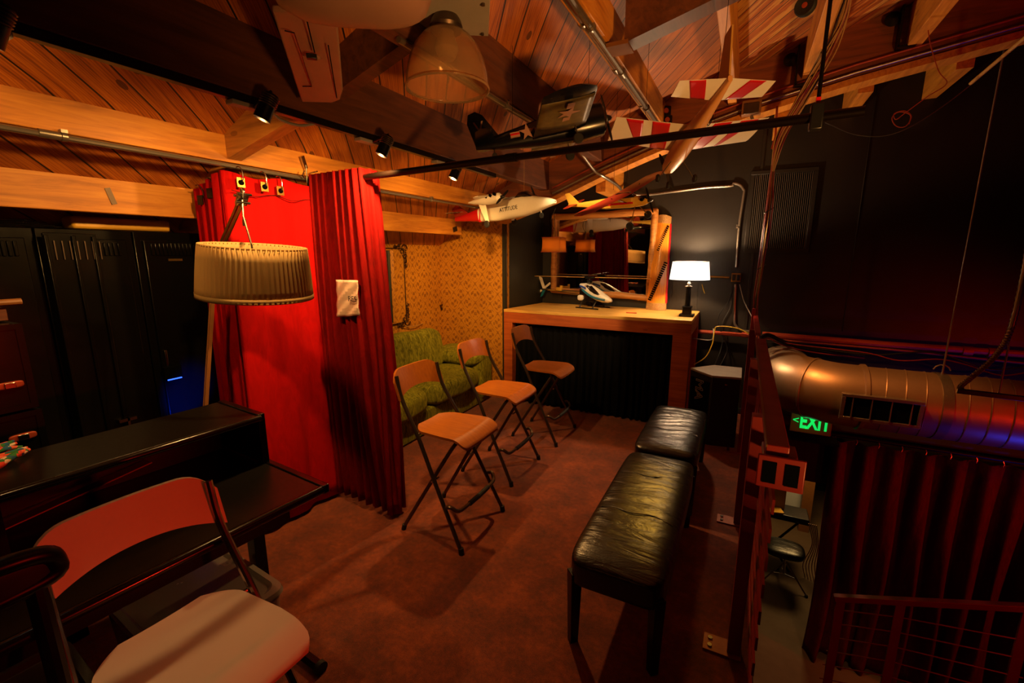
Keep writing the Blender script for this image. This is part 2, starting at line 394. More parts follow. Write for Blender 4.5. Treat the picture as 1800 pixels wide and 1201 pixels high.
def thing(name, label, cat, loc=(0, 0, 0), group=None, world=True):
    o = bpy.data.objects.new(name, None); COL.objects.link(o); o.location = loc; o.empty_display_size = .1
    o['label'] = label; o['category'] = cat
    if group: o['group'] = group
    ORG[o.name] = Vector(loc) if world else Vector()
    return o
def solo(mb, name, mat, label, cat, group=None, **k):
    o = mb.build(name, mat, None, **k); o['label'] = label; o['category'] = cat
    if group: o['group'] = group
    return o
def struct(mb, name, mat, parent=None, **k):
    o = mb.build(name, mat, parent, **k)
    if parent is None: o['kind'] = 'structure'
    return o
def dup(root, loc, rz, label, group=None):
    r = root.copy(); COL.objects.link(r); r.location = loc; r.rotation_euler = (0, 0, rz); r['label'] = label
    if group: r['group'] = group
    def rec(a, b):
        for ch in list(a.children):
            c = ch.copy(); COL.objects.link(c); c.parent = b; rec(ch, c)
    rec(root, r); return r
def orient(o, origin, fwd, left):
    f = Vector(fwd).normalized(); l = Vector(left); l = (l-f*l.dot(f)).normalized(); u = f.cross(l)
    m = Matrix((f, l, u)).transposed().to_4x4(); m.translation = Vector(origin); o.matrix_world = m
def text(name, body, size, mat, parent, origin, right, up, ext=.001, label=None, outline=0, sx=1.0, fat=0):
    cu = bpy.data.curves.new('t', 'FONT'); cu.body = body; cu.size = size; cu.extrude = ext; cu.align_x = 'CENTER'; cu.align_y = 'CENTER'
    if fat: cu.offset = fat
    if outline: cu.fill_mode = 'NONE'; cu.bevel_depth = outline; cu.extrude = 0
    t = bpy.data.objects.new('t', cu); COL.objects.link(t)
    bpy.context.view_layer.update()
    me = bpy.data.meshes.new_from_object(t); bpy.data.objects.remove(t); me.name = name
    r = Vector(right).normalized(); u = Vector(up); u = (u-r*u.dot(r)).normalized(); n = r.cross(u)
    me.transform(Matrix.Diagonal((sx, 1, 1, 1)))
    m = Matrix((r, u, n)).transposed().to_4x4(); m.translation = Vector(origin)-(ORG.get(parent.name, Vector()) if parent else Vector())
    me.transform(m); me.materials.clear(); me.materials.append(M[mat])
    o = bpy.data.objects.new(name, me); COL.objects.link(o)
    if parent: o.parent = parent; ORG[o.name] = ORG.get(parent.name, Vector())
    if label: o['label'] = label
    return o
def arc(c, r, a0, a1, u, v, n=6):
    c, u, v = Vector(c), Vector(u), Vector(v)
    return [c+u*(r*math.cos(a0+(a1-a0)*i/(n-1)))+v*(r*math.sin(a0+(a1-a0)*i/(n-1))) for i in range(n)]
def smoothpath(pts, n=8):
    P = [Vector(p) for p in pts]; P = [P[0]*2-P[1]]+P+[P[-1]*2-P[-2]]; out = []
    for i in range(1, len(P)-2):
        for k in range(n):
            t = k/n; a, b, c, d = P[i-1:i+3]
            out.append(.5*((2*b)+(c-a)*t+(2*a-5*b+4*c-d)*t*t+(3*b-a-3*c+d)*t**3))
    out.append(P[-2]); return out
# ================================================================== THE ROOM
BY = 4.95; GY = 4.12; LX = -3.10; WY = 4.26; FX = 0.15; GF = -2.4
PROF = [(-3.5, 1.36), (-3.08, 1.70), (-2.7, 1.94), (-2.31, 2.19), (-2.03, 2.31), (-1.04, 2.70), (-.17, 2.97), (.63, 3.15), (1.6, 3.32), (3, 3.5), (5.2, 3.7)]
def roof(x):
    for (a, za), (b, zb) in zip(PROF, PROF[1:]):
        if x <= b: return za+(zb-za)*(x-a)/(b-a)
    return PROF[-1][1]
# ceiling: boards over the whole room, 4 cm thick
m = MB(); prof = [(x, z) for x, z in PROF]
m.prism([(x, -2.2, z) for x, z in prof]+[(x, -2.2, z+.05) for x, z in reversed(prof)], (0, -2.2, 0), (0, BY, 0))
struct(m, 'ceiling', 'planks', smooth=False)
struct(MB().bx((LX, -2.2, -.28), (FX, BY-.02, 0)), 'floor', 'carpet', smooth=False)
struct(MB().bx((-3.2, -2.2, GF-.1), (5.1, 8.8, GF)), 'floor_lower', 'concrete', smooth=False)
struct(MB().bx((LX-.1, -2.2, -.28), (LX, WY+.02, 1.76)), 'wall_left', 'paper', smooth=False)
# wallpapered return wall and the dark side of the alcove
struct(MB().bx((LX-.1, WY, -.0), (-2.25, WY+.06, 2.35)), 'wall_return', 'paper', smooth=False)
struct(MB().prism([(-2.30, WY-.004, 0), (-2.262, WY-.004, 0), (-2.13, BY, 0), (-2.2, BY, 0)], (0, 0, 0), (0, 0, 2.35)), 'wall_alcove', 'grey_wall', smooth=False)
m = MB(); P0 = [(-3.2, 1.6)]+[(x, roof(x)) for x in (-3.0, -2.7, -2.31, -2.03, -1.04, -.17, .63, 1.6, 3, 5)]+[(5, -.6), (.2, -.6), (.2, -.14), (-3.2, -.14)]
m.prism([(x, BY, z) for x, z in P0], (0, BY, 0), (0, BY+.12, 0)); struct(m, 'wall_back', 'black_wall', smooth=False)
struct(MB().bx((5, -2.2, GF), (5.1, 8.8, 3.75)), 'wall_right', 'dark_room', smooth=False)
struct(MB().bx((-3.2, -2.3, GF), (5.1, -2.2, 3.75)), 'wall_front', 'dark_room', smooth=False)
struct(MB().bx((-3.2, 8.7, GF), (5.1, 8.8, .1)), 'wall_lower_back', 'dark_room', smooth=False)
struct(MB().bx((.0, BY+.12, -.12), (5, 8.7, -.02)), 'ceiling_lower', 'dark_room', smooth=False)
struct(MB().bx((.05, -2.2, GF), (.12, 4.9, -.28)), 'wall_below_loft', 'dark_room', smooth=False)
# panel seams and soffit on the black wall
def trim(n, a, b, mat, **k): return struct(MB().bx(a, b), 'trim_%d' % n, mat, bevel=.003, **k)
trim(1, (.02, BY-.05, -.02), (5, BY, .05), 'dark_room')
trim(2, (FX+.001, -2.2, -.3), (FX+.015, BY-.06, .002), 'darkbeam')
trim(3, (.04, BY-.012, .86), (.065, BY, 3.0), 'black_wall')
trim(4, (-2.262, WY-.012, 0), (-2.240, WY-.004, 2.1), 'black_wall')
# faint framed panel behind the table lamp
m = MB()
for a, b in (((-.68, BY-.012, .9), (-.66, BY, 1.42)), ((-.43, BY-.012, .9), (-.41, BY, 1.42)), ((-.68, BY-.012, 1.42), (-.41, BY, 1.44)), ((-1.9, BY-.012, 1.08), (-1.88, BY, 1.14)), ((-1.3, BY-.012, 1.02), (-1.28, BY, 1.15))): m.bx(a, b)
struct(m, 'trim_5', 'black_wall')
trim(6, (.83, BY-.008, .9), (.836, BY, 3.1), 'black_wall')
# ---- beams that run away from the camera
def beam(x, zb, w_, y0, y1, mat, label, group='rafters under the plank ceiling', ztop=None):
    zt = ztop or roof(x-w_)+.005
    m = MB().prism([(x, y0, zb), (x, y0, zt+(roof(x)-roof(x-w_))), (x-w_, y0, zt), (x-w_, y0, zb)], (0, y0, 0), (0, y1, 0))
    return solo(m, 'rafter', mat, label, 'beam', group, bevel=.004, smooth=False)
beam(-2.70, 1.785, .06, -2.1, 4.10, 'beam', 'lowest orange wooden rafter, running above the black lockers to the wallpapered corner')
beam(-2.34, 2.045, .07, -2.1, 4.11, 'beam', 'orange wooden rafter with the silver curtain conduit along its lower edge')
beam(-1.72, 2.185, .08, -2.1, GY-.002, 'darkbeam', 'dark rafter that carries the black spotlight track')
beam(-1.20, 2.39, .08, -2.1, GY-.002, 'darkbeam', 'dark rafter behind the bell lamp, ending above the dark navy model plane')
beam(-.70, 2.625, .08, 1.62, GY-.002, 'beam', 'rafter carrying two silver pipes, left of the red and white model plane')
beam(-.17, 2.72, .06, 2.525, GY-.002, 'beam', 'narrow rafter right behind the tail of the red and white model plane')
beam(.31, 2.835, .07, 2.525, GY-.002, 'beam', 'pale rafter end beside the hanging cable bundle and the black wheel')
beam(.89, 2.925, .08, 2.525, GY-.002, 'beam', 'speckled rafter end at upper right where the thin wire hangs')
# short ends below the girder: the rafters run on to the wall behind it
for x, z in ((.20, 2.80), (.70, 2.88), (1.22, 2.96), (-1.22, 2.36)):
    m = MB(); zz = roof(x-.08)
    zb = {.20: 2.60, .70: 2.73, 1.22: 2.80, -1.22: 2.16}[x]
    m.prism([(x, GY+.155, zb), (x, GY+.155, roof(x)-.004), (x-.09, GY+.155, roof(x-.09)-.004), (x-.09, GY+.155, zb)], (0, GY+.155, 0), (0, BY-.002, 0))
    solo(m, 'rafter_tail', 'beam', {.20: 'wooden tail block below the girder, right behind the cable bundle', .70: 'triangular wooden tail block under the girder, left of the wire coil', 1.22: 'triangular wooden tail block under the girder at the far upper right', -1.22: 'wooden tail block below the girder, above the yellow model plane'}[x], 'beam', 'rafter tails behind the girder', smooth=False)
# ---- blocking between rafters
def block(x0, x1, y, zb0, zb1, mat, label, th=.07):
    xs = [x0+(x1-x0)*i/4 for i in range(5)]
    m = MB().prism([(x, y, roof(x)+.01) for x in xs]+[(x1, y, zb1), (x0, y, zb0)], (0, y, 0), (0, y+th, 0))
    return solo(m, 'blocking', mat, label, 'beam', 'blocks between the rafters', smooth=False)
block(-2.99, -2.76, 1.53, 1.728, 1.765, 'beamx', 'wooden block between the left wall and the lowest rafter, beside the locker top')
block(-2.70, -2.41, 1.50, 1.80, 2.04, 'beamx', 'wooden block between the two orange rafters, behind the red curtain corner')
block(-2.34, -1.80, 1.46, 2.06, 2.19, 'beamx', 'bright orange wooden block behind the first spotlight')
block(-1.72, -1.28, 1.55, 2.27, 2.41, 'darkbeam', 'dark wooden block between rafters, left of the bell lamp')
m = MB().prism([(-.62, 2.40, 2.60), (-.02, 2.40, 2.755), (1.2, 2.40, 3.0), (1.2, 2.40, 3.4), (-.62, 2.40, 3.05)], (0, 2.40, 0), (0, 2.52, 0))
solo(m, 'crossbeam', 'darkbeam', 'heavy dark cross beam at the top, above the red and white model plane', 'beam', smooth=False)
m = MB().box((-.655, 2.46, 2.605), (.11, .13, .02)); solo(m, 'beam_bracket', 'cordw', 'pale end grain block under the corner of the heavy cross beam', 'bracket', bevel=.002)
for px, py, lab in ((195, 345, 'small patterned nail plate on the face of the lowest orange rafter, above the lockers'), (800, 403, 'small grey nail plate on the far end of the lowest rafter by the gold wallpaper')):
    c = at(px, py, X, -2.697); solo(MB().box(c, (.003, .075 if px > 500 else .022, .05 if px > 500 else .075), (.25, 0, 0)), 'nail_plate', 'steel', lab, 'plate')
# ---- girder: follows the ceiling along the front of the alcove
GB = [(-2.25, 1.905), (-1.672, 2.091), (-1.212, 2.275), (-.814, 2.413), (-.339, 2.56), (-.028, 2.641), (.554, 2.76), (1.295, 2.88), (2.4, 3.05), (4.9, 3.35)]
m = MB().prism([(x, GY, z) for x, z in GB]+[(x, GY, roof(x)+.005) for x in (4.9, 3, 1.6, .63, -.17, -1.04, -2.03, -2.25)], (0, GY, 0), (0, GY+.13, 0))
gird = solo(m, 'girder', 'girder', 'long dark red-brown girder that climbs along the ceiling above the alcove', 'beam', smooth=False)
m = MB()
for (a, za), (b, zb) in zip(GB, GB[1:]):
    m.prism([(a, GY-.02, za-.012), (b, GY-.02, zb-.012), (b, GY-.02, zb+.03), (a, GY-.02, za+.03)], (0, GY-.02, 0), (0, GY+.15, 0))
m.build('bottom_plate', 'beam', gird, smooth=False, label='lighter orange plate under the girder')
# hangers with round washers
for i, (px, py, g) in enumerate(((1168, 197, 'upper'), (1170, 213, 'lower'))):
    c = at(px, py, Y, GY-.03)
    o = solo(MB().box(c, (.10, .03, .075)), 'joist_hanger', 'blackm', '%s black steel hanger bolted to the girder, left of the red and white plane' % g, 'bracket', 'joist hangers', bevel=.004)
    MB().cyl(c+Vector((.02, -.02, 0)), c+Vector((.02, -.045, 0)), .018).build('bolt', 'copper', o)
for px, py, lab in ((1415, 150, 'black strap hanger under the pale rafter end by the cable bundle'), (1597, 82, 'black strap hanger under the speckled rafter end at upper right')):
    c = at(px-4, py-8, Y, GY-.03)
    m = MB().box(c+Vector((-.045, 0, .10)), (.012, .07, .26)).box(c+Vector((0, 0, -.03)), (.10, .07, .012)).lathe([(0.03, 0), (.045, .01), (.0, .02)], c+Vector((-.09, 0, .15)), (0, -1, 0))
    solo(m, 'strap_hanger', 'blackm', lab, 'bracket', 'strap hangers')
# ---- pipes and conduits
def pipe(name, pts, r, mat, label, cat='pipe', group=None, couplings=(), clamps=(), seg=10):
    m = MB().tube(pts, r, seg); o = solo(m, name, mat, label, cat, group)
    for c, d in couplings:
        d = Vector(d).normalized(); c = Vector(c); MB().cyl(c-d*.03, c+d*.03, r*1.35, seg=12).build('coupling', mat, o)
    for c, d in clamps:
        d = Vector(d).normalized(); c = Vector(c); MB().cyl(c-d*.008, c+d*.008, r*1.5, seg=12).box(c+Vector((0, 0, r*1.6)), (.03, .02, .012)).build('clamp', mat, o)
    return o
pipe('curtain_conduit', [(-2.33, -2.0, 2.03), (-2.33, 4.05, 2.025)], .0115, 'galv', 'silver conduit along the orange rafter, carrying the red curtain', couplings=(((-2.33, .80, 2.03), (0, 1, 0)),), clamps=(((-2.33, .84, 2.03), (0, 1, 0)), ((-2.33, 3.1, 2.026), (0, 1, 0))))
pipe('conduit', [(-1.215, 1.45, 2.375), (-1.215, 3.25, 2.375)], .012, 'galv', 'silver conduit under the dark rafter behind the bell lamp', clamps=(((-1.215, 2.3, 2.375), (0, 1, 0)),))
a0 = at(940, 215, X, -1.2)
pts = smoothpath([at(940, 212, X, -1.215), at(1000, 246, Y, 3.6), at(1022, 270, Y, 3.8), at(1045, 300, Y, 4.0), at(1060, 310, Y, 4.08), at(1085, 326, Y, 4.4), at(1100, 340, Y, 4.8), at(1135, 343, Y, 4.92), at(1185, 337, Y, 4.93), at(1240, 330, Y, 4.93), at(1285, 327, Y, 4.93)]+arc(at(1287, 342, Y, 4.93), .10, PI/2, 0, (1, 0, 0), (0, 0, 1), 5)+[at(1299, 400, Y, 4.93), at(1294, 470, Y, 4.93)], 4)
pipe('wall_conduit', pts, .0125, 'galv', 'long silver conduit that drops off the rafter and bends down the wall', clamps=((at(1297, 400, Y, 4.93), (0, 0, 1)),))
pts = smoothpath([at(1293, 500, Y, 4.93), at(1291, 560, Y, 4.93), at(1294, 573, Y, 4.93), at(1305, 581, Y, 4.93), at(1330, 584, Y, 4.93)], 5)
pipe('lower_conduit', pts, .012, 'galv', 'silver conduit from the outlet box down to the brown pipe')
pipe('side_conduit', [at(1240, 486, Y, 4.93), at(1282, 488, Y, 4.93)], .011, 'brass', 'short brass coloured conduit between the lit lamp and the outlet box')
ob = solo(MB().box(at(1294, 488, Y, 4.92), (.085, .05, .085)), 'outlet_box', 'brass', 'brass coloured outlet box on the black wall right of the lit table lamp', 'outlet', bevel=.004)
for dx in (-.02, .02): MB().box(at(1294, 488, Y, 4.92)+Vector((dx, -.03, 0)), (.028, .012, .055)).build('socket', 'blackp', ob, bevel=.003)
for k, (xb, zb, g) in enumerate(((-.765, 2.64, 'left'), (-.725, 2.612, 'right'))):
    pipe('ceiling_pipe', [(xb, .9, zb), (xb, 4.05, zb)], .016, 'galv', '%s of the two silver pipes under the rafter left of the red and white plane' % g, group='paired ceiling pipes', clamps=(((xb, 2.2, zb), (0, 1, 0)), ((xb, 3.5, zb), (0, 1, 0))), couplings=(((xb, 2.8, zb), (0, 1, 0)),))
m = []
for k, (dz, n) in enumerate(((.105, 'upper'), (.055, 'lower'))):
    pts = [(x, GY-.03, z+dz) for x, z in GB if x > -1.8]
    pipe('girder_conduit', pts, .008, 'galv' if k else 'copper', '%s thin conduit running along the face of the girder' % n, group='conduits along the girder')
jb = solo(MB().box(at(1321, 190, Y, GY-.06), (.13, .07, .10)), 'junction_box', 'cordw', 'square junction box on the girder right of the red and white plane tail', 'box', bevel=.004)
MB().box(at(1321, 190, Y, GY-.1), (.10, .01, .075)).build('cover', 'steel', jb, bevel=.003)
MB().cyl(at(1321, 204, Y, GY-.06), at(1324, 218, Y, GY-.06), .012).build('connector', 'galv', jb)
pipe('brown_pipe', [at(1218, 582, Y, 4.86), at(1332, 591, Y, 4.86)], .02, 'copper', 'rusty brown pipe from the table end to the railing', couplings=((at(1310, 589, Y, 4.86), (1, 0, 0)),))
pipe('red_pipe', [at(1340, 588, Y, 4.86), at(1560, 606, Y, 4.86), at(1830, 625, Y, 4.86)], .028, 'copper', 'thick red pipe along the black wall above the air duct', couplings=((at(1700, 617, Y, 4.86), (1, 0, 0)), (at(1745, 620, Y, 4.86), (1, 0, 0))))
pipe('thin_red_conduit', [at(1350, 596, Y, 4.84), at(1600, 618, Y, 4.84), at(1830, 642, Y, 4.84)], .009, 'copper', 'thin red conduit just below the thick red pipe')
pts = smoothpath([at(1345, 595, Y, 4.7), at(1400, 606, Y, 4.7), at(1520, 620, Y, 4.72), at(1580, 634, Y, 4.72), at(1650, 632, Y, 4.72), at(1700, 642, Y, 4.72), at(1760, 660, Y, 4.7), at(1830, 650, Y, 4.7)])
pipe('loose_wire', pts, .005, 'red_cable', 'loose red wire sagging between the red pipe and the air duct', 'cable')
pts = smoothpath([at(1345, 599, Y, 4.75), at(1450, 615, Y, 4.75), at(1540, 624, Y, 4.75), at(1640, 620, Y, 4.75), at(1740, 650, Y, 4.75), at(1830, 640, Y, 4.75)])
pipe('loose_wire', pts, .007, 'blk_cable', 'loose black wire sagging under the thin red conduit', 'cable')
# exposed metal hose, black bar, straps
pts = smoothpath([at(1815, 380, Y, 3.7), at(1800, 480, Y, 3.7), at(1776, 580, Y, 3.7), at(1750, 625, Y, 3.7), at(1712, 660, Y, 3.7), at(1690, 678, Y, 3.7), at(1689, 686, Y, 3.7)], 22)
m = MB().tube(pts, [.013+.004*(i % 2) for i in range(len(pts))], 10); solo(m, 'metal_hose', 'galv', 'ribbed metal hose curving down onto the black bar at the right edge', 'cable')
solo(MB().bar(at(1682, 687, Y, 3.7), at(1840, 706, Y, 3.7), .025, .03), 'black_bar', 'blackm', 'black bar hanging in front of the air duct', 'bar', bevel=.003)
pipe('strap_rod', [at(1755, 695, Y, 3.72), at(1777, 590, Y, 3.72), at(1840, 330, Y, 3.72)], .005, 'galv', 'thin rod holding up the black bar at the right edge', 'rod')
pipe('duct_rod', [(1.36, 4.3, .72), (1.36, 4.3, roof(1.36))], .006, 'galv', 'long thin rod from the rafters down to the air duct', 'rod')
# ---- spiral duct
dm = MB(); R_ = .245; cx0 = .86; zc = .475; yc = 4.32
dm.tube([(x*.1, yc, zc) for x in range(9, 50)], R_, 40)
duct = solo(dm, 'air_duct', 'duct', 'fat spiral metal air duct along the black wall, lit red', 'duct')
elb = [(.90, yc, zc), (.72, yc+.005, zc+.005), (.58, yc+.05, zc+.015), (.47, yc+.14, zc+.02), (.41, yc+.27, zc+.03), (.39, yc+.48, zc+.03)]
MB().tube(smoothpath(elb, 5), R_*1.02, 40).build('elbow', 'duct', duct)
for e in (.90, ):
    m = MB().lathe([(R_*1.02, -.02), (R_*1.07, -.012), (R_*1.07, .012), (R_*1.02, .02)], (e, yc, zc), (1, 0, 0), 40, cap=False); m.build('collar', 'duct', duct)
MB().lathe([(R_*1.03, -.01), (R_*1.05, -.006), (R_*1.05, .006), (R_*1.03, .01)], (.585, yc+.045, zc+.015), (1, -.55, 0), 40, cap=False).build('seam', 'duct', duct)
m = MB()
for k in range(34):
    x = 1.04+k*.115
    c = [Vector((x+.035*math.cos(t), yc+math.cos(t)*(R_+.001), zc+math.sin(t)*(R_+.001))) for t in [2*PI*i/36 for i in range(36)]]
    m.tube(c, .0045, 5, close=True)
m.build('spiral_seams', 'duct', duct)
for x in (1.36,):
    m = MB().lathe([(R_+.002, -.03), (R_+.006, -.03), (R_+.006, .03), (R_+.002, .03)], (x, yc, zc), (1, 0, 0), 40, cap=False).tube(arc((x, yc, zc+R_+.02), .05, .2, PI-.2, (1, 0, 0), (0, 0, 1)), .005, 6)
    m.build('strap', 'galv', duct)
# register grille on the duct
fa = Vector((.735, 4.03, .565)); fb = Vector((1.215, 4.03, .565)); dn = Vector((0, .015, -.205))
def quadframe(mb, A, B, D, wd, th):
    x = (B-A).normalized(); d = D.normalized(); n = x.cross(d).normalized(); L = (B-A).length; H_ = D.length
    Rm = Matrix((x, d, n)).transposed(); c = A+(B-A)/2+D/2
    for cc, sz in ((A+x*L/2+d*wd/2, (L, wd, th)), (A+x*L/2+d*(H_-wd/2), (L, wd, th)), (A+x*wd/2+d*H_/2, (wd, H_-2*wd, th)), (A+x*(L-wd/2)+d*H_/2, (wd, H_-2*wd, th))): mb.box(cc, sz, Rm)
    return Rm, c
m = MB(); Rm, c = quadframe(m, fa, fb, dn, .024, .02); rg = m.build('vent_register', 'galv', duct, bevel=.002)
MB().box(c+Vector((0, .075, 0)), (.47, .13, .195)).build('throat', 'galv', rg)
MB().box(c+Vector((0, .004, 0)), (.432, .157, .004), Rm).build('opening', 'black', rg)
for k in range(4): MB().box(c+Vector((-.17+.115*k, -.007, 0)), (.006, .012, .155)).build('vane', 'galv', rg)
# ---- wall vent grille
vg = thing('wall_vent', 'large metal vent grille with upright slats on the black wall', 'vent', (.24, BY, 1.62))
m = MB(); Rm, c = quadframe(m, Vector((-.03, BY-.012, 2.345)), Vector((.50, BY-.012, 2.345)), Vector((0, 0, -.74)), .035, .024); m.build('vent_frame', 'black_wall', vg, bevel=.003)
MB().box(c+Vector((0, .01, 0)), (.47, .004, .68)).build('vent_backing', 'black', vg)
for k in range(30): MB().box((c.x-.222+.0153*k, BY-.013, c.z), (.005, .016, .665)).build('slat', 'galv', vg)
# ---- exit sign
ex = solo(MB().box(at(1425, 743, Y, 4.55), (.31, .03, .20)), 'exit_sign', 'carved', 'green lit EXIT sign with a left arrow below the air duct', 'sign', bevel=.006)
ex.data.materials[0] = pm('sign_plate', '#8a4a28', '#74391c', 8, .4)
c = at(1427, 743, Y, 4.53)
text('letters', 'EXIT', .185, 'exitgreen', ex, c+Vector((.024, 0, -.003)), (1, 0, 0), (0, 0, 1), .002, sx=.60, fat=.006)
text('arrow', '<', .09, 'exitgreen', ex, c+Vector((-.120, 0, 0)), (1, 0, 0), (0, 0, 1), .002)
MB().box(at(1425, 770, Y, 4.65), (.4, .2, .02)).build('shelf_bracket', 'blackm', ex)
lamp('exit_glow', 'POINT', tuple(at(1425, 743, Y, 4.40)), (.02, 1, .25), .25, .05)
# ---- stage curtain on the lower level
def drape(name, path, zt, zb, nf, amp, mat, label, cat='curtain', group=None, parent=None, nv=24, flare=0, pinch=.5, seed=1, res=14, irr=.5, org=None, thick=.006, topf=None):
    rnd = random.Random(seed); L = [0]
    P = [Vector((*p, 0)) for p in path]
    for a, b in zip(P, P[1:]): L.append(L[-1]+(b-a).length)
    tot = L[-1]; ph = [rnd.uniform(-1, 1) for _ in range(nf+3)]; am = [rnd.uniform(1-irr, 1+irr*.4) for _ in range(nf+3)]
    def f(u, v):
        s = u*tot; k = max(i for i in range(len(L)-1) if L[i] <= s+1e-9); k = min(k, len(L)-2)
        t = (s-L[k])/(L[k+1]-L[k]); p = P[k].lerp(P[k+1], t); d = (P[k+1]-P[k]).normalized(); n = Vector((d.y, -d.x, 0))
        q = u*nf; i = int(q); fr = q-i; wob = .25*ph[i]*(1-fr)+.25*ph[i+1]*fr
        A = amp*(am[i]*(1-fr)+am[i+1]*fr)*(pinch+(1-pinch)*min(1, v*1.6))
        o = math.sin(2*PI*(q+wob*math.sin(v*2.2)))*A + .25*A*math.sin(4*PI*q+3*v+ph[i])
        p = p+n*(o+flare*v*v)+d*(amp*.3*math.sin(5*v+ph[i]*3)*v)
        z = zt+(zb-zt)*v
        if topf: z += topf(u)*(1-v)**3
        return (p.x, p.y, z)
    m = MB().grid(f, nf*res, nv)
    if parent: return m.build(name, mat, parent, solid=thick, sharp=180)
    return solo(m, name, mat, label, cat, group, solid=thick, sharp=180)
stage = drape('stage_curtain', [(.87, 4.83), (2.0, 4.81), (3.4, 4.81), (4.9, 4.81)], -.09, -2.397, 20, .085, 'darkred', 'tall dark maroon curtain under the air duct, down to the ground floor', seed=4)
for k in range(9):
    x = .87+k*.16
    MB().tube([(x, 4.81, -.05), (x+.008, 4.805, -.075), (x, 4.80, -.1), (x-.008, 4.805, -.085)], .004, 6).build('hook', 'chrome', stage)
pipe('curtain_rod', [(.8, 4.83, -.045), (4.9, 4.81, -.045)], .014, 'blackm', 'black rod from which the maroon stage curtain hangs', 'rod')
# ================================================================== FURNITURE
# ---- folding bar stool (built facing +X, floor at z = 0)
def make_stool(label, group, wood, metal, name='bar_stool'):
    t = thing(name, label, 'stool', (0, 0, 0), group, world=False)
    def side(s):   # long frame: back top to front foot
        return smoothpath([(-.235, s*.185, .93), (-.20, s*.187, .80), (-.085, s*.20, .60), (.02, s*.212, .38), (.205, s*.235, .012)], 5)
    for s in (-1, 1):
        MB().tube(side(s), .0115, 10).build('frame_tube', metal, t)
        MB().tube(smoothpath([(.115, s*.06, .592), (.118, s*.12, .585), (.10, s*.155, .55), (.0, s*.172, .385), (-.225, s*.20, .012)], 5), .0108, 10).build('leg', metal, t)
        MB().cyl((.205, s*.235, 0), (.200, s*.234, .035), .015, seg=12).build('foot_cap', 'rubber', t)
        MB().cyl((-.225, s*.20, 0), (-.215, s*.199, .035), .014, seg=12).build('foot_cap', 'rubber', t)
        MB().cyl((.012, s*.160, .37), (.012, s*.222, .37), .006, seg=8).build('pivot', 'chrome', t)
    MB().tube([(.115, -.065, .592), (.115, .065, .592)], .0108, 10).build('cross_tube', metal, t)
    MB().tube([(-.10, -.19, .612), (-.10, .19, .612)], .006, 8).build('seat_rod', metal, t)
    fr = MB().tube(smoothpath([(.105, -.224, .245), (.135, -.222, .25), (.165, -.19, .222), (.175, -.1, .222), (.178, 0, .222), (.175, .1, .222), (.165, .19, .222), (.135, .222, .25), (.105, .224, .245)], 4), .011, 10).build('footrest', metal, t)
    MB().tube([(.176, -.10, .222), (.179, 0, .222), (.176, .10, .222)], .0145, 10).build('grip', 'rubber', fr)
    # seat: a bent sheet of ply, rolled down at the front, lifted at the rear
    def sheet(outl, surf, th, nu=28, nv=14):
        m = MB(); g = []
        for lvl in (1, 0):
            g.append([[m.bm.verts.new(surf(*outl(i/(nu-1), j/(nv-1)), lvl*th)) for j in range(nv)] for i in range(nu)])
        for a, b in ((0, 1),):
            T, B = g
            for i in range(nu-1):
                for j in range(nv-1):
                    m.bm.faces.new((T[i][j], T[i+1][j], T[i+1][j+1], T[i][j+1])); m.bm.faces.new((B[i][j], B[i][j+1], B[i+1][j+1], B[i+1][j]))
            for i in range(nu-1):
                m.bm.faces.new((T[i][0], B[i][0], B[i+1][0], T[i+1][0])); m.bm.faces.new((T[i][-1], T[i+1][-1], B[i+1][-1], B[i][-1]))
            for j in range(nv-1):
                m.bm.faces.new((T[0][j], T[0][j+1], B[0][j+1], B[0][j])); m.bm.faces.new((T[-1][j], B[-1][j], B[-1][j+1], T[-1][j+1]))
        return m
    def so(u, v):
        x = -.165+.375*u; hw = .165+.022*min(1, u*1.6)
        e = .085; 
        if u < .24: q = (.24-u)/.24; hw *= (1-q**2.4*.42)
        if u > .93: q = (u-.93)/.07; hw -= .02*q**2
        return x, (2*v-1)*hw
    def ss(x, y, th):
        z = .627
        if x < -.07: z += .9*(x+.07)**2*1.6
        if x > .12: z -= 5.2*(x-.12)**2
        return (x, y, z-.012+th-.012*(1-(y/.19)**2)*(1 if x < .12 else .6))
    sheet(so, ss, .014, 30, 13).build('seat', wood, t, sharp=50)
    def bo(u, v):    # u across (-1..1), v up
        y = (2*u-1)*.205; q = abs(2*u-1)
        top = .955-.055*max(0, (q-.55)/.45)**2.6; bot = .812+.040*(1-q**2)-.03*max(0, (q-.8)/.2)**1.0
        bot = .795+.040*(1-q**2.2)
        return y, bot+(top-bot)*v
    def bs(y, z, th):
        x = -.205-.33*(z-.80)-.030*(1-(y/.205)**2)
        return (x-.005+th, y, z)
    sheet(bo, bs, .013, 26, 9).build('backrest', wood, t, sharp=50)
    return t
GS = 'walnut bar stools standing in a row'
st1 = make_stool('walnut folding bar stool nearest the camera, beside the red curtain', GS, 'ply', 'steel')
st1.location = (-1.435, 2.035, 0)
dup(st1, (-1.525, 2.80, 0), 0, 'middle walnut folding bar stool, standing in front of the green sofa arm', GS)
dup(st1, (-1.49, 3.555, 0), 0, 'farthest walnut folding bar stool, in front of the black table skirt', GS)
wst = make_stool('pale folding stool with a white seat and reddish backrest in the near left corner', 'pale folding stool', 'white_seat', 'chrome')
wst.location = (-1.15, .49, 0); wst.rotation_euler = (0, 0, math.radians(-3)); del wst['group']

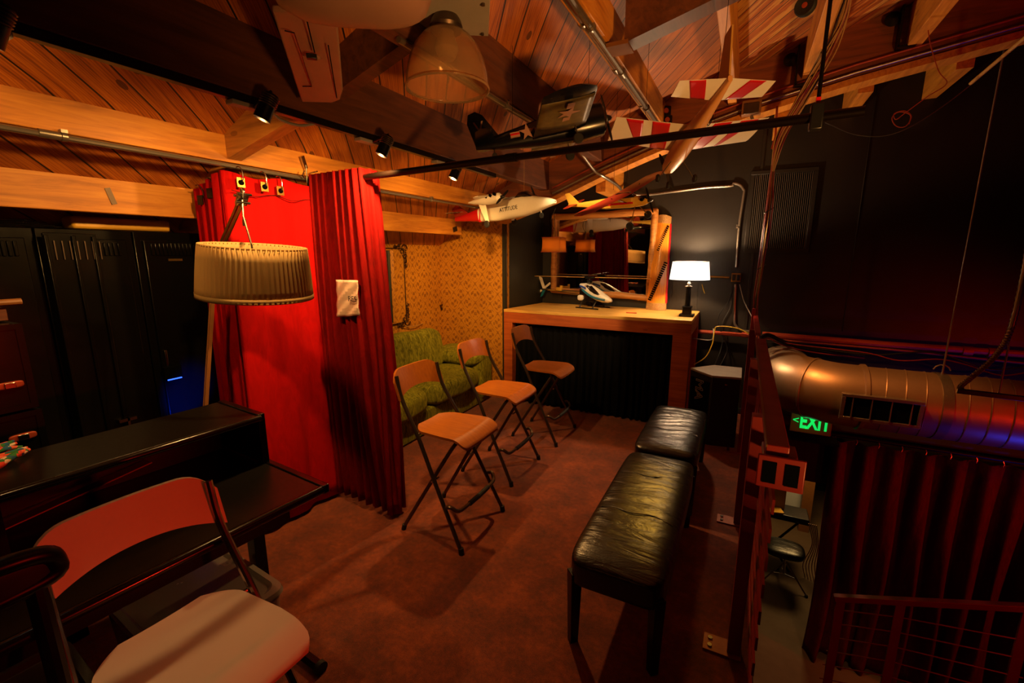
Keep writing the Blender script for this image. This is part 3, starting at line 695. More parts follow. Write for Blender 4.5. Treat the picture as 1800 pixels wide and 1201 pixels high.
# ---- black leather benches
def bench(y0, y1, label, xr=-.155):
    x0 = -.54; x1 = xr; zt = .408; cx, cy = (x0+x1)/2, (y0+y1)/2
    t = thing('leather_bench', label, 'bench', (cx, cy, 0), 'black leather benches')
    lx, ly = x1-x0, y1-y0
    rnd = random.Random(int(y0*100)); cr = [(rnd.uniform(-.45, .45)*ly, rnd.uniform(.006, .013), rnd.uniform(-.12, .12), rnd.uniform(.8, 1.3)) for _ in range(16)]
    def warp(q):
        if q.z > 0:
            e = max(0, 1-(abs(q.x)/(lx/2))**4)*max(0, 1-(abs(q.y)/(ly/2))**8)
            z = q.z+.018*e
            for c, a, sl, k in cr:
                d = q.y-c-sl*(q.x)-.05*math.sin(q.x*9+c*7)
                z -= a*e*math.exp(-(d*50)**2)*.35; z += a*.25*e*math.exp(-((abs(d)-.022)*50)**2)
            q = Vector((q.x, q.y, z))
        return q
    MB().cushion((cx, cy, zt-.065), (lx, ly, .13), 9, 44, warp).build('upholstered_top', 'leather', t, sharp=80)
    for f in (.36, .70):
        y = y0+ly*f; MB().tube([(x0+.03+(lx-.06)*i/12, y+.012*math.sin(i*.9), zt+.010+.012*math.sin(PI*i/12)) for i in range(13)], .0022, 5).build('seam', 'leather', t)
    for sx, sy in ((x0+.03, y0+.04), (x1-.03, y0+.04), (x0+.03, y1-.04), (x1-.03, y1-.04)):
        MB().tube([(sx, sy, .33), (sx, sy, 0)], [.034, .024], 4).build('leg', 'blackm', t, bevel=.003)
bench(1.515, 2.66, 'nearer of the two black leather benches, creased and shining yellow')
bench(2.715, 3.62, 'farther black leather bench, standing by the black loudspeaker')

# ---- bar table in the alcove
TZ = 1.02; tx0, tx1, ty0, ty1 = -2.235, -.375, 4.165, 4.93
tb = thing('bar_table', 'long high oak table with thick legs in front of the framed mirror', 'table', ((tx0+tx1)/2, (ty0+ty1)/2, 0))
m = MB().prism([(tx0, ty0, TZ-.03), (tx1, ty0, TZ-.03), (tx1+.0, ty1, TZ-.03), (tx0+.12, ty1, TZ-.03)], (0, 0, TZ-.03), (0, 0, TZ)); m.build('tabletop', 'tabletop', tb, bevel=.003, smooth=False)
MB().bx((tx0, ty0+.002, TZ-.14), (tx1, ty0+.04, TZ-.031)).build('apron', 'table', tb, bevel=.002)
MB().bx((tx1-.04, ty0+.045, TZ-.14), (tx1-.002, ty1, TZ-.031)).build('apron', 'table', tb, bevel=.002)
MB().bx((tx0, ty0+.002, 0), (tx0+.10, ty0+.10, TZ-.141)).build('leg', 'table', tb, bevel=.003)
MB().bx((tx1-.15, ty0+.002, 0), (tx1, ty0+.10, TZ-.141)).build('leg', 'table', tb, bevel=.003)
MB().bx((tx1-.08, ty1-.1, 0), (tx1, ty1-.01, TZ-.141)).build('leg', 'table', tb, bevel=.003)
drape('table_skirt', [(tx0+.11, ty0+.075), (-1.3, ty0+.07), (tx1-.165, ty0+.075)], TZ-.15, .012, 22, .026, 'blackcloth', 'black pleated cloth hanging under the oak table', 'curtain', seed=9, pinch=.35)

# ---- things on the table
lp = at(1207, 556, Z, TZ); LPX, LPY = lp.x, lp.y
tl = thing('table_lamp', 'lit table lamp with a white drum shade on the right end of the table', 'lamp', (LPX, LPY, TZ))
MB().box((LPX, LPY, TZ+.011), (.125, .125, .022)).build('base', 'blackm', tl, bevel=.002)
m = MB().box((LPX, LPY, TZ+.055), (.078, .078, .066)).box((LPX, LPY, TZ+.09), (.085, .085, .008)); m.build('plinth', 'blackm', tl, bevel=.002)
m = MB()
for k in range(14):
    a = 2*PI*k/14; m.cyl((LPX+.019*math.cos(a), LPY+.019*math.sin(a), TZ+.094), (LPX+.017*math.cos(a), LPY+.017*math.sin(a), TZ+.27), .0045, seg=6)
m.cyl((LPX, LPY, TZ+.09), (LPX, LPY, TZ+.27), .018); m.build('column', 'blackm', tl)
MB().lathe([(.0, 0), (.02, .002), (.034, .008), (.036, .012), (.02, .016), (.012, .022), (.018, .035), (.01, .05), (.008, .06)], (LPX, LPY, TZ+.268), seg=20).build('socket', 'chrome', tl)
sh0, sh1 = TZ+.335, TZ+.505
m = MB().lathe([(.175, sh0), (.155, sh1)], (LPX, LPY, 0), seg=40, cap=False); m.build('lamp_shade', 'white_shade', tl, solid=.002)
m = MB().lathe([(.1755, sh0-.002), (.1755, sh0+.006)], (LPX, LPY, 0), seg=40, cap=False).lathe([(.1555, sh1-.005), (.1555, sh1+.002)], (LPX, LPY, 0), seg=40, cap=False); m.build('shade_rim', 'black', tl, solid=.001)
MB().ball((LPX, LPY, sh0+.07), .03).build('bulb', 'bulb', tl)
lamp('table_lamp_light', 'POINT', (LPX, LPY, sh0+.11), (1.0, .62, .32), 65, .03)

# ---- radio controlled helicopter
hp = at(1035, 541, Z, TZ)
he = thing('model_helicopter', 'white and blue model helicopter standing on the oak table', 'model helicopter', (0, 0, 0), world=False)
def ringx(x, ry, rz, cz, n=18, cy=0, p=2.0):
    out = []
    for k in range(n):
        a = 2*PI*k/n; c, s = math.cos(a), math.sin(a)
        out.append((x, cy+ry*math.copysign(abs(c)**(2/p), c), cz+rz*math.copysign(abs(s)**(2/p), s)))
    return out
MB().rings([ringx(-.11, .028, .014, .243), ringx(-.09, .040, .026, .232), ringx(-.04, .052, .050, .212), ringx(.03, .058, .068, .180), ringx(.10, .060, .066, .150), ringx(.17, .052, .052, .122), ringx(.24, .036, .032, .102), ringx(.28, .012, .012, .094)]).build('fuselage', 'white', he)
MB().rings([ringx(-.01, .048, .014, .232), ringx(.04, .0605, .042, .200), ringx(.10, .0615, .042, .168), ringx(.16, .050, .032, .140), ringx(.21, .030, .014, .122)]).build('canopy', 'smoke', he)
for s in (-1, 1):
    m = MB().tube(smoothpath([(-.06, s*.046, .195), (.0, s*.055, .160), (.09, s*.059, .122), (.22, s*.038, .100)], 5), [.012]*16, 8)
    m.build('teal_stripe', 'teal', he)
    m = MB().tube(smoothpath([(-.095, s*.036, .232), (-.05, s*.047, .222), (-.01, s*.054, .205)], 5), .010, 8); m.build('blue_stripe', 'bluef', he)
    m = MB().tube([(-.09, s*.115, .008), (.19, s*.115, .008)], .007, 8)
    sk = m.build('skid', 'blackp', he)
    for x in (-.04, .12): MB().tube(smoothpath([(x, s*.04, .085), (x+.0, s*.075, .06), (x, s*.115, .010)], 4), .007, 8).build('strut', 'blackp', sk)
    MB().tube([(-.10, s*.025, .13), (-.56, s*.004, .165)], .004, 6).build('boom_brace', 'chrome', he)
MB().cyl((-.10, 0, .165), (-.66, 0, .165), .011, seg=12).build('tail_boom', 'chrome', he)
MB().box((-.045, 0, .145), (.13, .044, .020), (0, .75, 0)).box((-.02, 0, .10), (.14, .05, .018), (0, .15, 0)).box((-.09, 0, .165), (.05, .04, .06)).box((.02, 0, .085), (.12, .045, .03)).build('frame', 'blackm', he, bevel=.004)
MB().cushion((-.085, -.035, .105), (.075, .04, .06), 3, 6).build('fuel_tank', 'white', he)
MB().box((-.40, 0, .180), (.075, .03, .035)).box((-.375, 0, .205), (.025, .025, .03)).build('servo_box', 'yellow', he, bevel=.003)
MB().prism([(-.64, -.004, .165), (-.60, -.004, .16), (-.66, -.004, .30), (-.71, -.004, .315)], (0, -.004, 0), (0, .004, 0)).build('tail_fin', 'white', he)
MB().prism([(-.64, -.003, .17), (-.60, -.003, .165), (-.64, -.003, .09), (-.68, -.003, .07)], (0, -.003, 0), (0, .003, 0)).build('lower_fin', 'teal', he)
MB().prism([(-.50, -.09, .166), (-.44, -.09, .166), (-.42, 0, .166), (-.44, .09, .166), (-.50, .09, .166)], (0, 0, .166), (0, 0, .171)).build('stabiliser', 'yellow', he)
for a in (.6, .6+PI): MB().box((-.66+.07*math.cos(a), .022, .165+.07*math.sin(a)), (.12, .004, .024), (0, -a, 0)).build('tail_rotor_blade', 'white', he)
MB().cyl((0, 0, .18), (0, 0, .335), .007).build('mast', 'chrome', he)
MB().box((0, 0, .322), (.09, .028, .022)).cyl((-.03, 0, .29), (.03, 0, .29), .01).lathe([(.0, .24), (.035, .243), (.035, .222), (0, .255)]).lathe([(.012, .26), (.028, .27), (.02, .285)]).build('rotor_head', 'blackm', he, bevel=.002)
for s in (-1, 1):
    m = MB().box((s*.345, 0, .326), (.57, .046, .006)); m.build('rotor_blade', 'blond', he, bevel=.002)
    MB().cyl((0, s*.02, .350), (0, s*.20, .350), .003).box((0, s*.215, .350), (.03, .055, .005)).build('flybar_paddle', 'blackp', he)
he.location = (hp.x, hp.y, TZ); he.rotation_euler = (0, 0, math.radians(-16))
for ch in he.children:
    if ch.name.split('.')[0] in ('rotor_blade', 'flybar_paddle', 'rotor_head'): ch.rotation_euler = (0, 0, math.radians(18))

# ---- zither leaning on the wall
zt = thing('zither', 'tall board zither with black bridges, leaning on the wall right of the mirror', 'instrument', (-.80, 4.86, TZ))
A0 = at(1135, 547, Y, 4.82); A1 = at(1170, 549, Y, 4.82); A2 = at(1180, 381, Y, 4.91); A3 = at(1156, 379, Y, 4.91); A0.z = A1.z = TZ+.002
def zq(u, v, d=0):
    a = A0.lerp(A1, u); b = A3.lerp(A2, u); p = a.lerp(b, v); return p+Vector((0, -.035*math.sin(PI*u)-d, .012*math.sin(PI*u) if v > .97 else 0))
def zpatch(v0, v1, d0, d1, u0=0, u1=1):
    m = MB(); n = 9
    R = []
    for v in (v0, v1):
        R.append([zq(u0+(u1-u0)*i/n, v, d0) for i in range(n+1)]+[zq(u1-(u1-u0)*i/n, v, d1) for i in range(n+1)])
    return m.rings(R)
zpatch(.0, .075, .006, -.04).build('foot_panel', 'carved', zt, sharp=50)
zpatch(.07, .93, .0, -.035).build('soundboard', 'harpwood', zt, sharp=50)
zpatch(.925, 1.0, .006, -.04).build('head_panel', 'carved', zt, sharp=50)
zpatch(.075, .925, .003, -.036, .955, 1.03).build('side_rail', 'red', zt, sharp=50)
for k in range(14):
    f = k/13; p = zq(.85-.52*(1-f) , .66+.25*f-.02, .012); MB().box(p, (.022, .014, .010), (0, .5, 0)).build('tuning_pin', 'black', zt)
for k in range(19):
    f = k/18; p = zq(.16+.70*f, .11+.40*f, .014); MB().box(p, (.034, .02, .012), (0, .35, 0)).build('bridge', 'black', zt)
m = MB()
for k in range(8): m.tube([zq(.14+.10*k, .10, .02), zq(.2+.09*k, .9, .018)], .0009, 4)
m.build('strings', 'brass', zt)

# ---- framed mirror
mz = thing('framed_mirror', 'wide mirror in a rounded log frame behind the helicopter', 'mirror', (-1.42, 4.93, 1.15))
c0, c1, c2, c3 = at(975, 382, Y, 4.88), at(1152, 372, Y, 4.88), at(1140, 524, Y, 4.90), at(973, 510, Y, 4.90)
for a, b, lab in ((c0, c1, 'top'), (c3, c2, 'b'), (c0, c3, 'l'), (c1, c2, 'r')):
    a, b = Vector(a), Vector(b); n = 10
    off = (b-a).normalized()*.02
    pts = [a-off+(b-a+off*2)*i/n+Vector((0, .003*math.sin(i*2.3), .003*math.cos(i*1.7))) for i in range(n+1)]
    MB().tube(pts, [.034+.003*math.sin(i*1.9+a.x*9) for i in range(n+1)], 12).build('frame_rail', 'beamx', mz)
MB().prism([c0+Vector((0, .03, 0)), c1+Vector((0, .03, 0)), c2+Vector((0, .012, 0)), c3+Vector((0, .012, 0))], (0, 0, 0), (0, .006, 0)).build('mirror_glass', 'mirror', mz, smooth=False)

# ---- small hanging lamp in front of the mirror
px_, py_, pz_ = at(974, 430, Y, 4.40)
pl = thing('pendant_lamp', 'small lit lantern lamp with a square amber cloth shade hanging by the mirror', 'lamp', (px_, py_, pz_-.075))
m = MB(); R4 = []
for z, r in ((-.075, .098), (-.03, .093), (.03, .092), (.07, .094)):
    R4.append([(px_+r*sx, py_+r*sy, pz_+z) for sx, sy in ((-1, -1), (0, -1.04), (1, -1), (1.04, 0), (1, 1), (0, 1.04), (-1, 1), (-1.04, 0))])
m.rings(R4, cap=False); m.build('lamp_shade', 'silk', pl, solid=.002, sharp=30)
m = MB()
for z, r in ((-.075, .1), (.07, .096)):
    q = [(px_-r, py_-r, pz_+z), (px_+r, py_-r, pz_+z), (px_+r, py_+r, pz_+z), (px_-r, py_+r, pz_+z)]
    for a, b in zip(q, q[1:]+q[:1]): m.bar(a, b, .008, .006)
m.build('shade_band', 'copper', pl)
MB().ball((px_, py_, pz_-.035), .028).build('bulb', 'bulb2', pl)
MB().cyl((px_, py_, pz_+.0), (px_, py_, pz_+.12), .01).lathe([(.014, .0), (.018, .03), (.006, .06)], (px_, py_, pz_+.075)).build('socket', 'brass', pl)
MB().tube([(px_, py_, pz_+.13), (px_, py_, 2.0)], .003, 6).tube(smoothpath([(px_, py_, pz_+.15), (px_-.04, py_, pz_+.24), (px_+.01, py_, pz_+.36)], 5), .0025, 5).build('cord', 'blk_cable', pl)
lamp('pendant_light', 'POINT', (px_, py_, pz_-.02), (1, .7, .4), 4, .03)
o = solo(MB().box(at(1110, 550, Z, TZ+.004), (.10, .02, .006), (0, 0, .1)), 'red_strip', 'red', 'small red strip lying on the table at the foot of the zither', 'cloth')

# ---- loudspeaker in the corner
spk = thing('loudspeaker', 'big black loudspeaker with an angled top, in the corner by the railing', 'speaker', (-.13, 4.2, 0))
szt = at(1262, 652, Y, 4.2).z
T = [at(1214, 650, Z, szt), at(1255, 645, Z, szt), at(1306, 650, Z, szt), at(1304, 668, Z, szt), at(1252, 664, Z, szt)]
T = [Vector((min(p.x, .05), p.y, szt)) for p in T]
T = [T[0], Vector((T[1].x, max(T[1].y, T[0].y+.05), szt)), Vector((.05, max(T[1].y, T[0].y+.05), szt)), Vector((.05, T[3].y, szt)), Vector((T[4].x, T[4].y, szt))]
MB().prism(T, (0, 0, szt), (0, 0, .0)).build('cabinet', 'blackp', spk, bevel=.006)
cc = sum(T, Vector())/5
MB().prism([cc+(p-cc)*1.01 for p in T], (0, 0, 0), (0, 0, .018)).build('top_lid', 'grey', spk, bevel=.004)
dface = (T[4]-T[0]); nf = Vector((dface.y, -dface.x, 0)).normalized()
g0 = T[0]+dface*.5+nf*.004-Vector((0, 0, .25))
MB().box(g0, (dface.length*.82, .006, .40), Matrix((dface.normalized(), -nf, Vector((0, 0, 1)))).transposed()).build('grille', 'black', spk)
text('logo', 'MA', .13, 'grey', spk, g0+nf*.008+Vector((0, 0, .11)), (0, 0, -1), dface.normalized(), outline=.0022)
MB().box(T[3]+(T[4]-T[3])*.5+Vector((0, -.004, -.05)), (.02, .01, .012)).build('latch', 'chrome', spk)

# ---- green velvet sofa
sf = thing('velvet_sofa', 'green velvet sofa against the gold wallpaper', 'sofa', (-2.75, 3.2, 0))
def soft(amp, k, seed=0):
    def f(q):
        n = Vector((math.sin(q.y*k+q.z*5+seed), math.sin(q.x*k*1.3+seed*2), math.sin(q.y*k*1.7+q.x*k+seed)))
        return q+n*amp
    return f
MB().cushion((-2.72, 3.17, .12), (.62, 2.0, .24), 12, 10).build('base', 'green', sf)
for i, (ya, yb) in enumerate(((2.2, 3.08), (3.08, 3.93))):
    MB().cushion((-2.66, (ya+yb)/2, .335), (.66, yb-ya, .22), 4.5, 18, soft(.006, 11, i)).build('seat_cushion', 'green', sf, sharp=80)
MB().cushion((-2.93, 3.06, .60), (.24, 1.76, .46), 5, 26, soft(.007, 9, 3), Euler((0, -.16, 0)).to_matrix()).build('back_cushion', 'green', sf, sharp=80)
MB().cushion((-2.70, 4.07, .30), (.64, .27, .60), 5, 16, lambda q: Vector((q.x, q.y*(1+.18*max(0, q.z)/.3), q.z))).build('armrest', 'green', sf, sharp=80)
MB().cushion((-2.68, 4.03, .50), (.60, .38, .17), 2.8, 16, soft(.006, 12, 5)).build('arm_pad', 'green', sf, sharp=80)
MB().cushion((-2.70, 2.13, .30), (.64, .24, .60), 5, 16).build('armrest', 'green', sf, sharp=80)

# ---- mirror with gilt corners above the sofa
gm = thing('gilt_mirror', 'tall mirror with patterned border and scrolled gilt corners above the sofa', 'mirror', (LX, 3.3, 1.0))
q = at(711, 437, X, LX+.03); qb = at(715, 566, X, LX+.03); gz1, gz0, gy1 = q.z, qb.z, (q.y+qb.y)/2
gy0 = gy1-.78
MB().bx((LX+.003, gy0, gz0), (LX+.02, gy1, gz1)).build('backboard', 'paper', gm, bevel=.003)
MB().bx((LX+.021, gy0+.12, gz0+.02), (LX+.026, gy1-.155, gz1-.02)).build('mirror_glass', 'mirror', gm)
m = MB()
for a, b in (((gy0, gz1), (gy1, gz1)), ((gy0, gz0), (gy1, gz0)), ((gy1, gz0), (gy1, gz1)), ((gy0, gz0), (gy0, gz1))): m.tube([(LX+.022, *a), (LX+.022, *b)], .006, 6)
m.build('edge_moulding', 'gold', gm)
def scroll(cy, cz, sy, sz):
    m = MB(); rnd = random.Random(3)
    for k, (oy, oz, r) in enumerate(((0, 0, .045), (-.07, .01, .032), (-.12, .012, .022), (.012, -.07, .032), (.015, -.12, .024), (.012, -.17, .018), (-.035, -.035, .03))):
        pts = []
        for i in range(16):
            a = i*.42+k; rr = r*(1-i/20)
            pts.append((LX+.03+.004*math.sin(i), cy+sy*(oy+rr*math.cos(a)), cz+sz*(oz+rr*math.sin(a))))
        m.tube(pts, [.0075*(1-i/26) for i in range(16)], 6)
    for k in range(12): m.ball((LX+.034, cy+sy*(-.13+.012*k if k < 6 else .02), cz+sz*(.02 if k < 6 else -.02*(k-5))), .008, 8)
    return m
for cy, cz, sy, sz in ((gy1, gz1, 1, 1), (gy1, gz0, 1, -1), (gy0, gz1, -1, 1), (gy0, gz0, -1, -1)): scroll(cy, cz, sy, sz).build('gilt_scroll', 'gold', gm)
cp = at(775, 543, Y, WY-.02)
hk = solo(MB().tube(smoothpath([cp+Vector((-.03, 0, -.04)), cp, cp+Vector((.01, -.02, .04)), cp+Vector((.04, -.02, .05))], 5), .008, 8).cyl(cp+Vector((0, -.004, 0)), cp+Vector((0, .01, 0)), .02), 'brass_hook', 'gold', 'small scrolled hook in the wallpapered corner above the sofa', 'hook')
pts = smoothpath([cp, at(758, 560, Y, WY-.1), at(735, 572, X, LX+.04), at(712, 574, X, LX+.04)], 6)
solo(MB().tube(pts, .004, 6), 'cord', 'tan_cable', 'thin cord looping from the gilt mirror to the corner hook', 'cord')

# ---- lockers
def locker(y0, y1, label, tag_=True):
    x0, x1, zt_ = LX+.07, -2.85, 1.712
    t = thing('locker', label, 'locker', ((x0+x1)/2, (y0+y1)/2, 0), 'black metal lockers')
    MB().bx((x0, y0, .0), (x1, y1, zt_)).build('body', 'locker', t, bevel=.004)
    d = MB().bx((x1+.001, y0+.035, .10), (x1+.016, y1-.035, zt_-.045)).build('door', 'locker', t, bevel=.004)
    n = 13; yy0, yy1 = y0+.06, y1-.06
    for k in range(n):
        y = yy0+(yy1-yy0)*(k+.5)/n
        MB().prism([(x1+.016, y-.006, zt_-.06), (x1+.016, y+.006, zt_-.06), (x1+.016, y+.006, zt_-.125), (x1+.016, y-.006, zt_-.125)], (0, 0, 0), (.008, 0, 0)).build('louvre', 'locker', d, bevel=.002)
    m = MB().bx((x1+.016, yy0, .30), (x1+.018, yy0+.012, .31)); m.build('vent_slot', 'black', d)
    if tag_: MB().bx((x1+.016, y0+.14, zt_-.155), (x1+.019, y0+.21, zt_-.143)).build('number_plate', 'brass', d, label='small brass plate')
    MB().bx((x1+.016, y0+.05, .95), (x1+.030, y0+.062, 1.07)).build('handle', 'chrome', d, bevel=.002)
    return t
locker(1.235, 1.605, 'rightmost black locker, with a small brass plate and a blue glow low down')
locker(.865, 1.230, 'middle black locker, just left of the one with the brass plate', False)
locker(.495, .860, 'left black locker, partly behind the open black door', False)
locker(.125, .490, 'black locker at the far left edge behind the road cases', False)
# framed cabinet door standing open in front
od = thing('tall_cabinet_door', 'tall thin black panel with a raised frame leaning on the left lockers', 'panel', (-2.76, .9, 0))
a, b = at(72, 405, X, -2.79), at(166, 405, X, -2.79)
MB().bx((-2.80, a.y, .02), (-2.785, b.y, 1.69)).build('panel', 'locker', od, bevel=.003)
m = MB()
for yy in (a.y+.0, b.y-.02, (a.y+b.y)/2): m.bx((-2.785, yy, .03), (-2.773, yy+.015, 1.68))
m.build('frame_strip', 'locker', od, bevel=.003)
for k in range(7): MB().bx((-2.785, a.y+.03+k*.027, 1.57), (-2.778, a.y+.034+k*.027, 1.655)).build('louvre', 'steel', od)
m = MB().bx((-2.785, b.y-.045, .75), (-2.76, b.y+.03, .765)).bx((-2.785, b.y-.01, .67), (-2.76, b.y, .765)); m.build('latch', 'chrome', od)
# blue lit vent box on the locker door
p = at(303, 655, X, -2.81)
vb = solo(MB().box(p, (.03, .085, .075)), 'vent_box', 'black', 'small square black box on the rightmost locker above the blue glow', 'box', bevel=.003)
MB().box(p+Vector((.014, 0, -.034)), (.012, .07, .006)).build('lit_slit', emis('blue_led', '#3060ff', 2.5), vb)
# things on top of the lockers
pa, pb = at(117, 392, X, -2.93), at(290, 404, X, -2.93)
fx = solo(MB().bx((-2.99, pa.y, 1.716), (-2.87, pb.y, 1.775)), 'light_fitting', 'yellow', 'long pale yellow box lying on top of the black lockers', 'box', bevel=.012)
m = MB()
for k in range(5): m.tube([(-2.95+.02*k, .35+.02*k, 1.722+.004*k), (-2.93+.012*k, pa.y-.02-.03*k, 1.722+.006*k)], .0045, 6)
solo(m, 'metal_rods', 'chrome', 'bundle of thin metal rods on the locker top at the far left', 'rods')
m = MB().bx((-3.09, -.5, 1.74), (-3.04, .9, 1.77)); 

# ---- road cases at the left edge
def latch_case(x0, x1, y0, y1, z0, z1, label, lz):
    t = thing('road_case', label, 'case', ((x0+x1)/2, (y0+y1)/2, z0), 'stacked road cases')
    MB().bx((x0, y0, z0), (x1, y1, z1)).build('case_body', 'locker', t, bevel=.004)
    m = MB()
    for yy in (y0, y1-.02): m.bx((x1, yy, z0), (x1+.004, yy+.02, z1))
    for zz in (z0, z1-.02): m.bx((x1, y0+.02, zz), (x1+.004, y1-.02, zz+.02))
    m.build('edge_strip', 'locker', t)
    for y in (y1-.065, y1-.40):
        l = MB().cushion((x1+.006, y, lz), (.012, .075, .026), 4, 6).build('latch', 'copper', t, label='metal butterfly latch with orange light in its colour')  # reddish tone stands in for orange light on plain metal
        MB().box((x1+.014, y, lz), (.006, .03, .022)).build('latch_wing', 'chrome', l, bevel=.002)
pc = at(20, 677, X, -2.35); pc2 = at(20, 773, X, -2.35)
zc1 = pc.z; zc2 = pc2.z
latch_case(-2.80, -2.355, -.3, pc.y+.065, .004, (zc2+zc1)/2-.01, 'lower black road case at the left edge with a reddish latch', zc2)
latch_case(-2.80, -2.355, -.3, pc.y+.06, (zc2+zc1)/2, zc1+.22, 'upper black road case at the left edge with a reddish latch', zc1)
p = at(0, 532, X, -2.45)
m = MB().bx((-2.5, -.3, zc1+.225), (-2.44, p.y+.01, p.z-.02)); solo(m, 'upright_board', 'darkbeam', 'dark reddish upright board standing on the road cases at the left edge', 'board', bevel=.003)
pa = at(-30, 533, X, -2.44); pb = at(36, 533, X, -2.44)
pipe('amber_bar', [(-2.43, pa.y-.3, p.z-.0), (-2.43, pb.y, p.z-.0)], .013, 'cordw', 'short amber lit bar with a black knob at the left edge', 'bar')
# ================================================================== DESK CORNER
Da = Vector((.084, .9965, 0)).normalized(); Db = Vector((-Da.y, Da.x, 0)); DP = Vector((-1.335, 1.05, 0))
DR = Matrix((Da, Db, Vector((0, 0, 1)))).transposed()
def D(u, v, z): return DP-Da*u+Db*v+Vector((0, 0, z))
def dbox(m, u0, u1, v0, v1, z0, z1): return m.box(D((u0+u1)/2, (v0+v1)/2, (z0+z1)/2), (u1-u0, v1-v0, z1-z0), DR)
dk = thing('studio_desk', 'long black desk with a raised rear shelf, in front of the black lockers', 'desk', D(.8, .35, 0))
dbox(MB(), 0, 1.75, .02, .78, .715, .738).build('desktop', 'desk', dk, bevel=.002)
m = MB().tube([D(-.005, .012, .725), D(1.75, .012, .725)], .0165, 12); m.build('front_nosing', 'deskedge', dk)
dbox(MB(), -.03, -.001, .0, .44, .708, .742).build('end_cap', 'deskedge', dk, bevel=.005)
dbox(MB(), .012, 1.75, .385, .70, .928, .950).build('upper_shelf', 'desk', dk, bevel=.002)
m = MB().tube([D(.0, .377, .938), D(1.75, .377, .938)], .0135, 12); m.build('shelf_nosing', 'deskedge', dk)
dbox(MB(), -.018, .011, .375, .70, .7415, .955).build('shelf_side', 'deskedge', dk, bevel=.004)
dbox(MB(), .72, .74, .42, .69, .739, .927).build('divider', 'deskedge', dk)
dbox(MB(), .012, 1.75, .685, .70, .739, .927).build('rear_panel', 'desk', dk)
dbox(MB(), .10, 1.7, .06, .08, .64, .714).build('apron', 'desk', dk)
for u in (.06, 1.6):
    l = dbox(MB(), u, u+.045, .33, .39, .03, .714).build('leg', 'blackm', dk, bevel=.003)
    f = MB().tube([D(u+.0225, .0, .02), D(u+.0225, .72, .02)], .022, 6); f.build('foot', 'blackm', l)
    MB().cyl(D(u+.0225, .0, .02), D(u+.0225, -.02, .02), .025).build('foot_cap', 'rubber', l)
o = solo(MB().bar(D(.30, .655, .80), D(.80, .60, .745), .05, .004), 'slot_wedge', 'blond', 'thin tan strip standing in for the wall seen through the slot under the raised desk shelf', 'stand_in')  # made-up strip in place of the pale edge seen through the gap
# patterned scarf
sc0 = at(14, 812, Z, .955)
m = MB()
for k in range(7):
    p = [sc0+Vector((.03*math.sin(i*.5+k)-.06+.02*k-.012*i, -.16+.031*i, .010+.008*abs(math.sin(i*.9+k*2)))) for i in range(8)]
    m.tube(smoothpath(p, 4), [.004+.010*math.sin(PI*min(1, (i+1)/29)) for i in range(29)], 10)
solo(m, 'scarf', 'scarf', 'crumpled scarf with a bright red, blue and cream pattern on the desk shelf', 'scarf', sharp=180)
# clear storage boxes under the desk
def bin_(u0, u1, v0, v1, h, label):
    t = thing('storage_bin', label, 'box', D((u0+u1)/2, (v0+v1)/2, 0), 'clear storage bins under the desk')
    def rr(k, z, n=6, r=.045):
        c = D((u0+u1)/2, (v0+v1)/2, 0); hx, hy = (u1-u0)/2*k, (v1-v0)/2*k; out = []
        for sx, sy, a0 in ((1, 1, 0), (-1, 1, PI/2), (-1, -1, PI), (1, -1, 3*PI/2)):
            for i in range(n):
                a = a0+PI/2*i/(n-1); q = Vector((sx*(hx-r)+r*math.cos(a), sy*(hy-r)+r*math.sin(a), z)); out.append(c+DR @ q)
        return out
    MB().rings([rr(.86, .004), rr(.88, .01), rr(.97, h-.02), rr(.975, h)], cap=False).face(list(reversed(rr(.86, .004)))).build('tub', 'plastic', t, solid=.003)
    MB().rings([rr(1.0, h), rr(1.02, h+.004), rr(1.0, h+.02), rr(.9, h+.022), rr(.84, h+.008)]).build('lid', 'plastic', t)
bin_(.12, .52, .10, .62, .34, 'clear plastic storage bin under the right end of the desk')
bin_(.62, 1.12, .10, .62, .26, 'lower clear plastic storage bin under the middle of the desk')
# dark chair in the very corner: only the round top of its back shows
nc = at(18, 1000, Z, 1.02)
dc = thing('dark_chair', 'black chair with a thick rounded top rail at the bottom left corner', 'chair', (nc.x, nc.y, 0))
rt = [nc+Vector((-.03, -.25, 0)), nc+Vector((-.01, -.14, .012)), nc+Vector((.0, -.02, .012)), nc+Vector((.0, .045, .0)), nc+Vector((-.008, .062, -.03)), nc+Vector((-.01, .05, -.055)), nc+Vector((-.012, -.05, -.062))]
MB().tube(smoothpath(rt, 5), .0175, 12).build('top_rail', 'blackm', dc)
MB().cushion(nc+Vector((-.01, -.07, -.035)), (.028, .26, .085), 5, 8).build('backrest_pad', 'blackp', dc)
for dy in (-.18, .028):
    MB().tube([nc+Vector((-.012, dy, -.05)), Vector((nc.x+.02, nc.y+dy, .48)), Vector((nc.x-.03, nc.y+dy, 0))], .017, 10).build('leg', 'blackm', dc)
    MB().tube([Vector((nc.x+.30, nc.y+dy, .46)), Vector((nc.x+.33, nc.y+dy, 0))], .016, 8).build('leg', 'blackm', dc)
MB().cushion((nc.x+.14, nc.y-.08, .47), (.38, .26, .05), 5, 8).build('seat', 'blackp', dc)

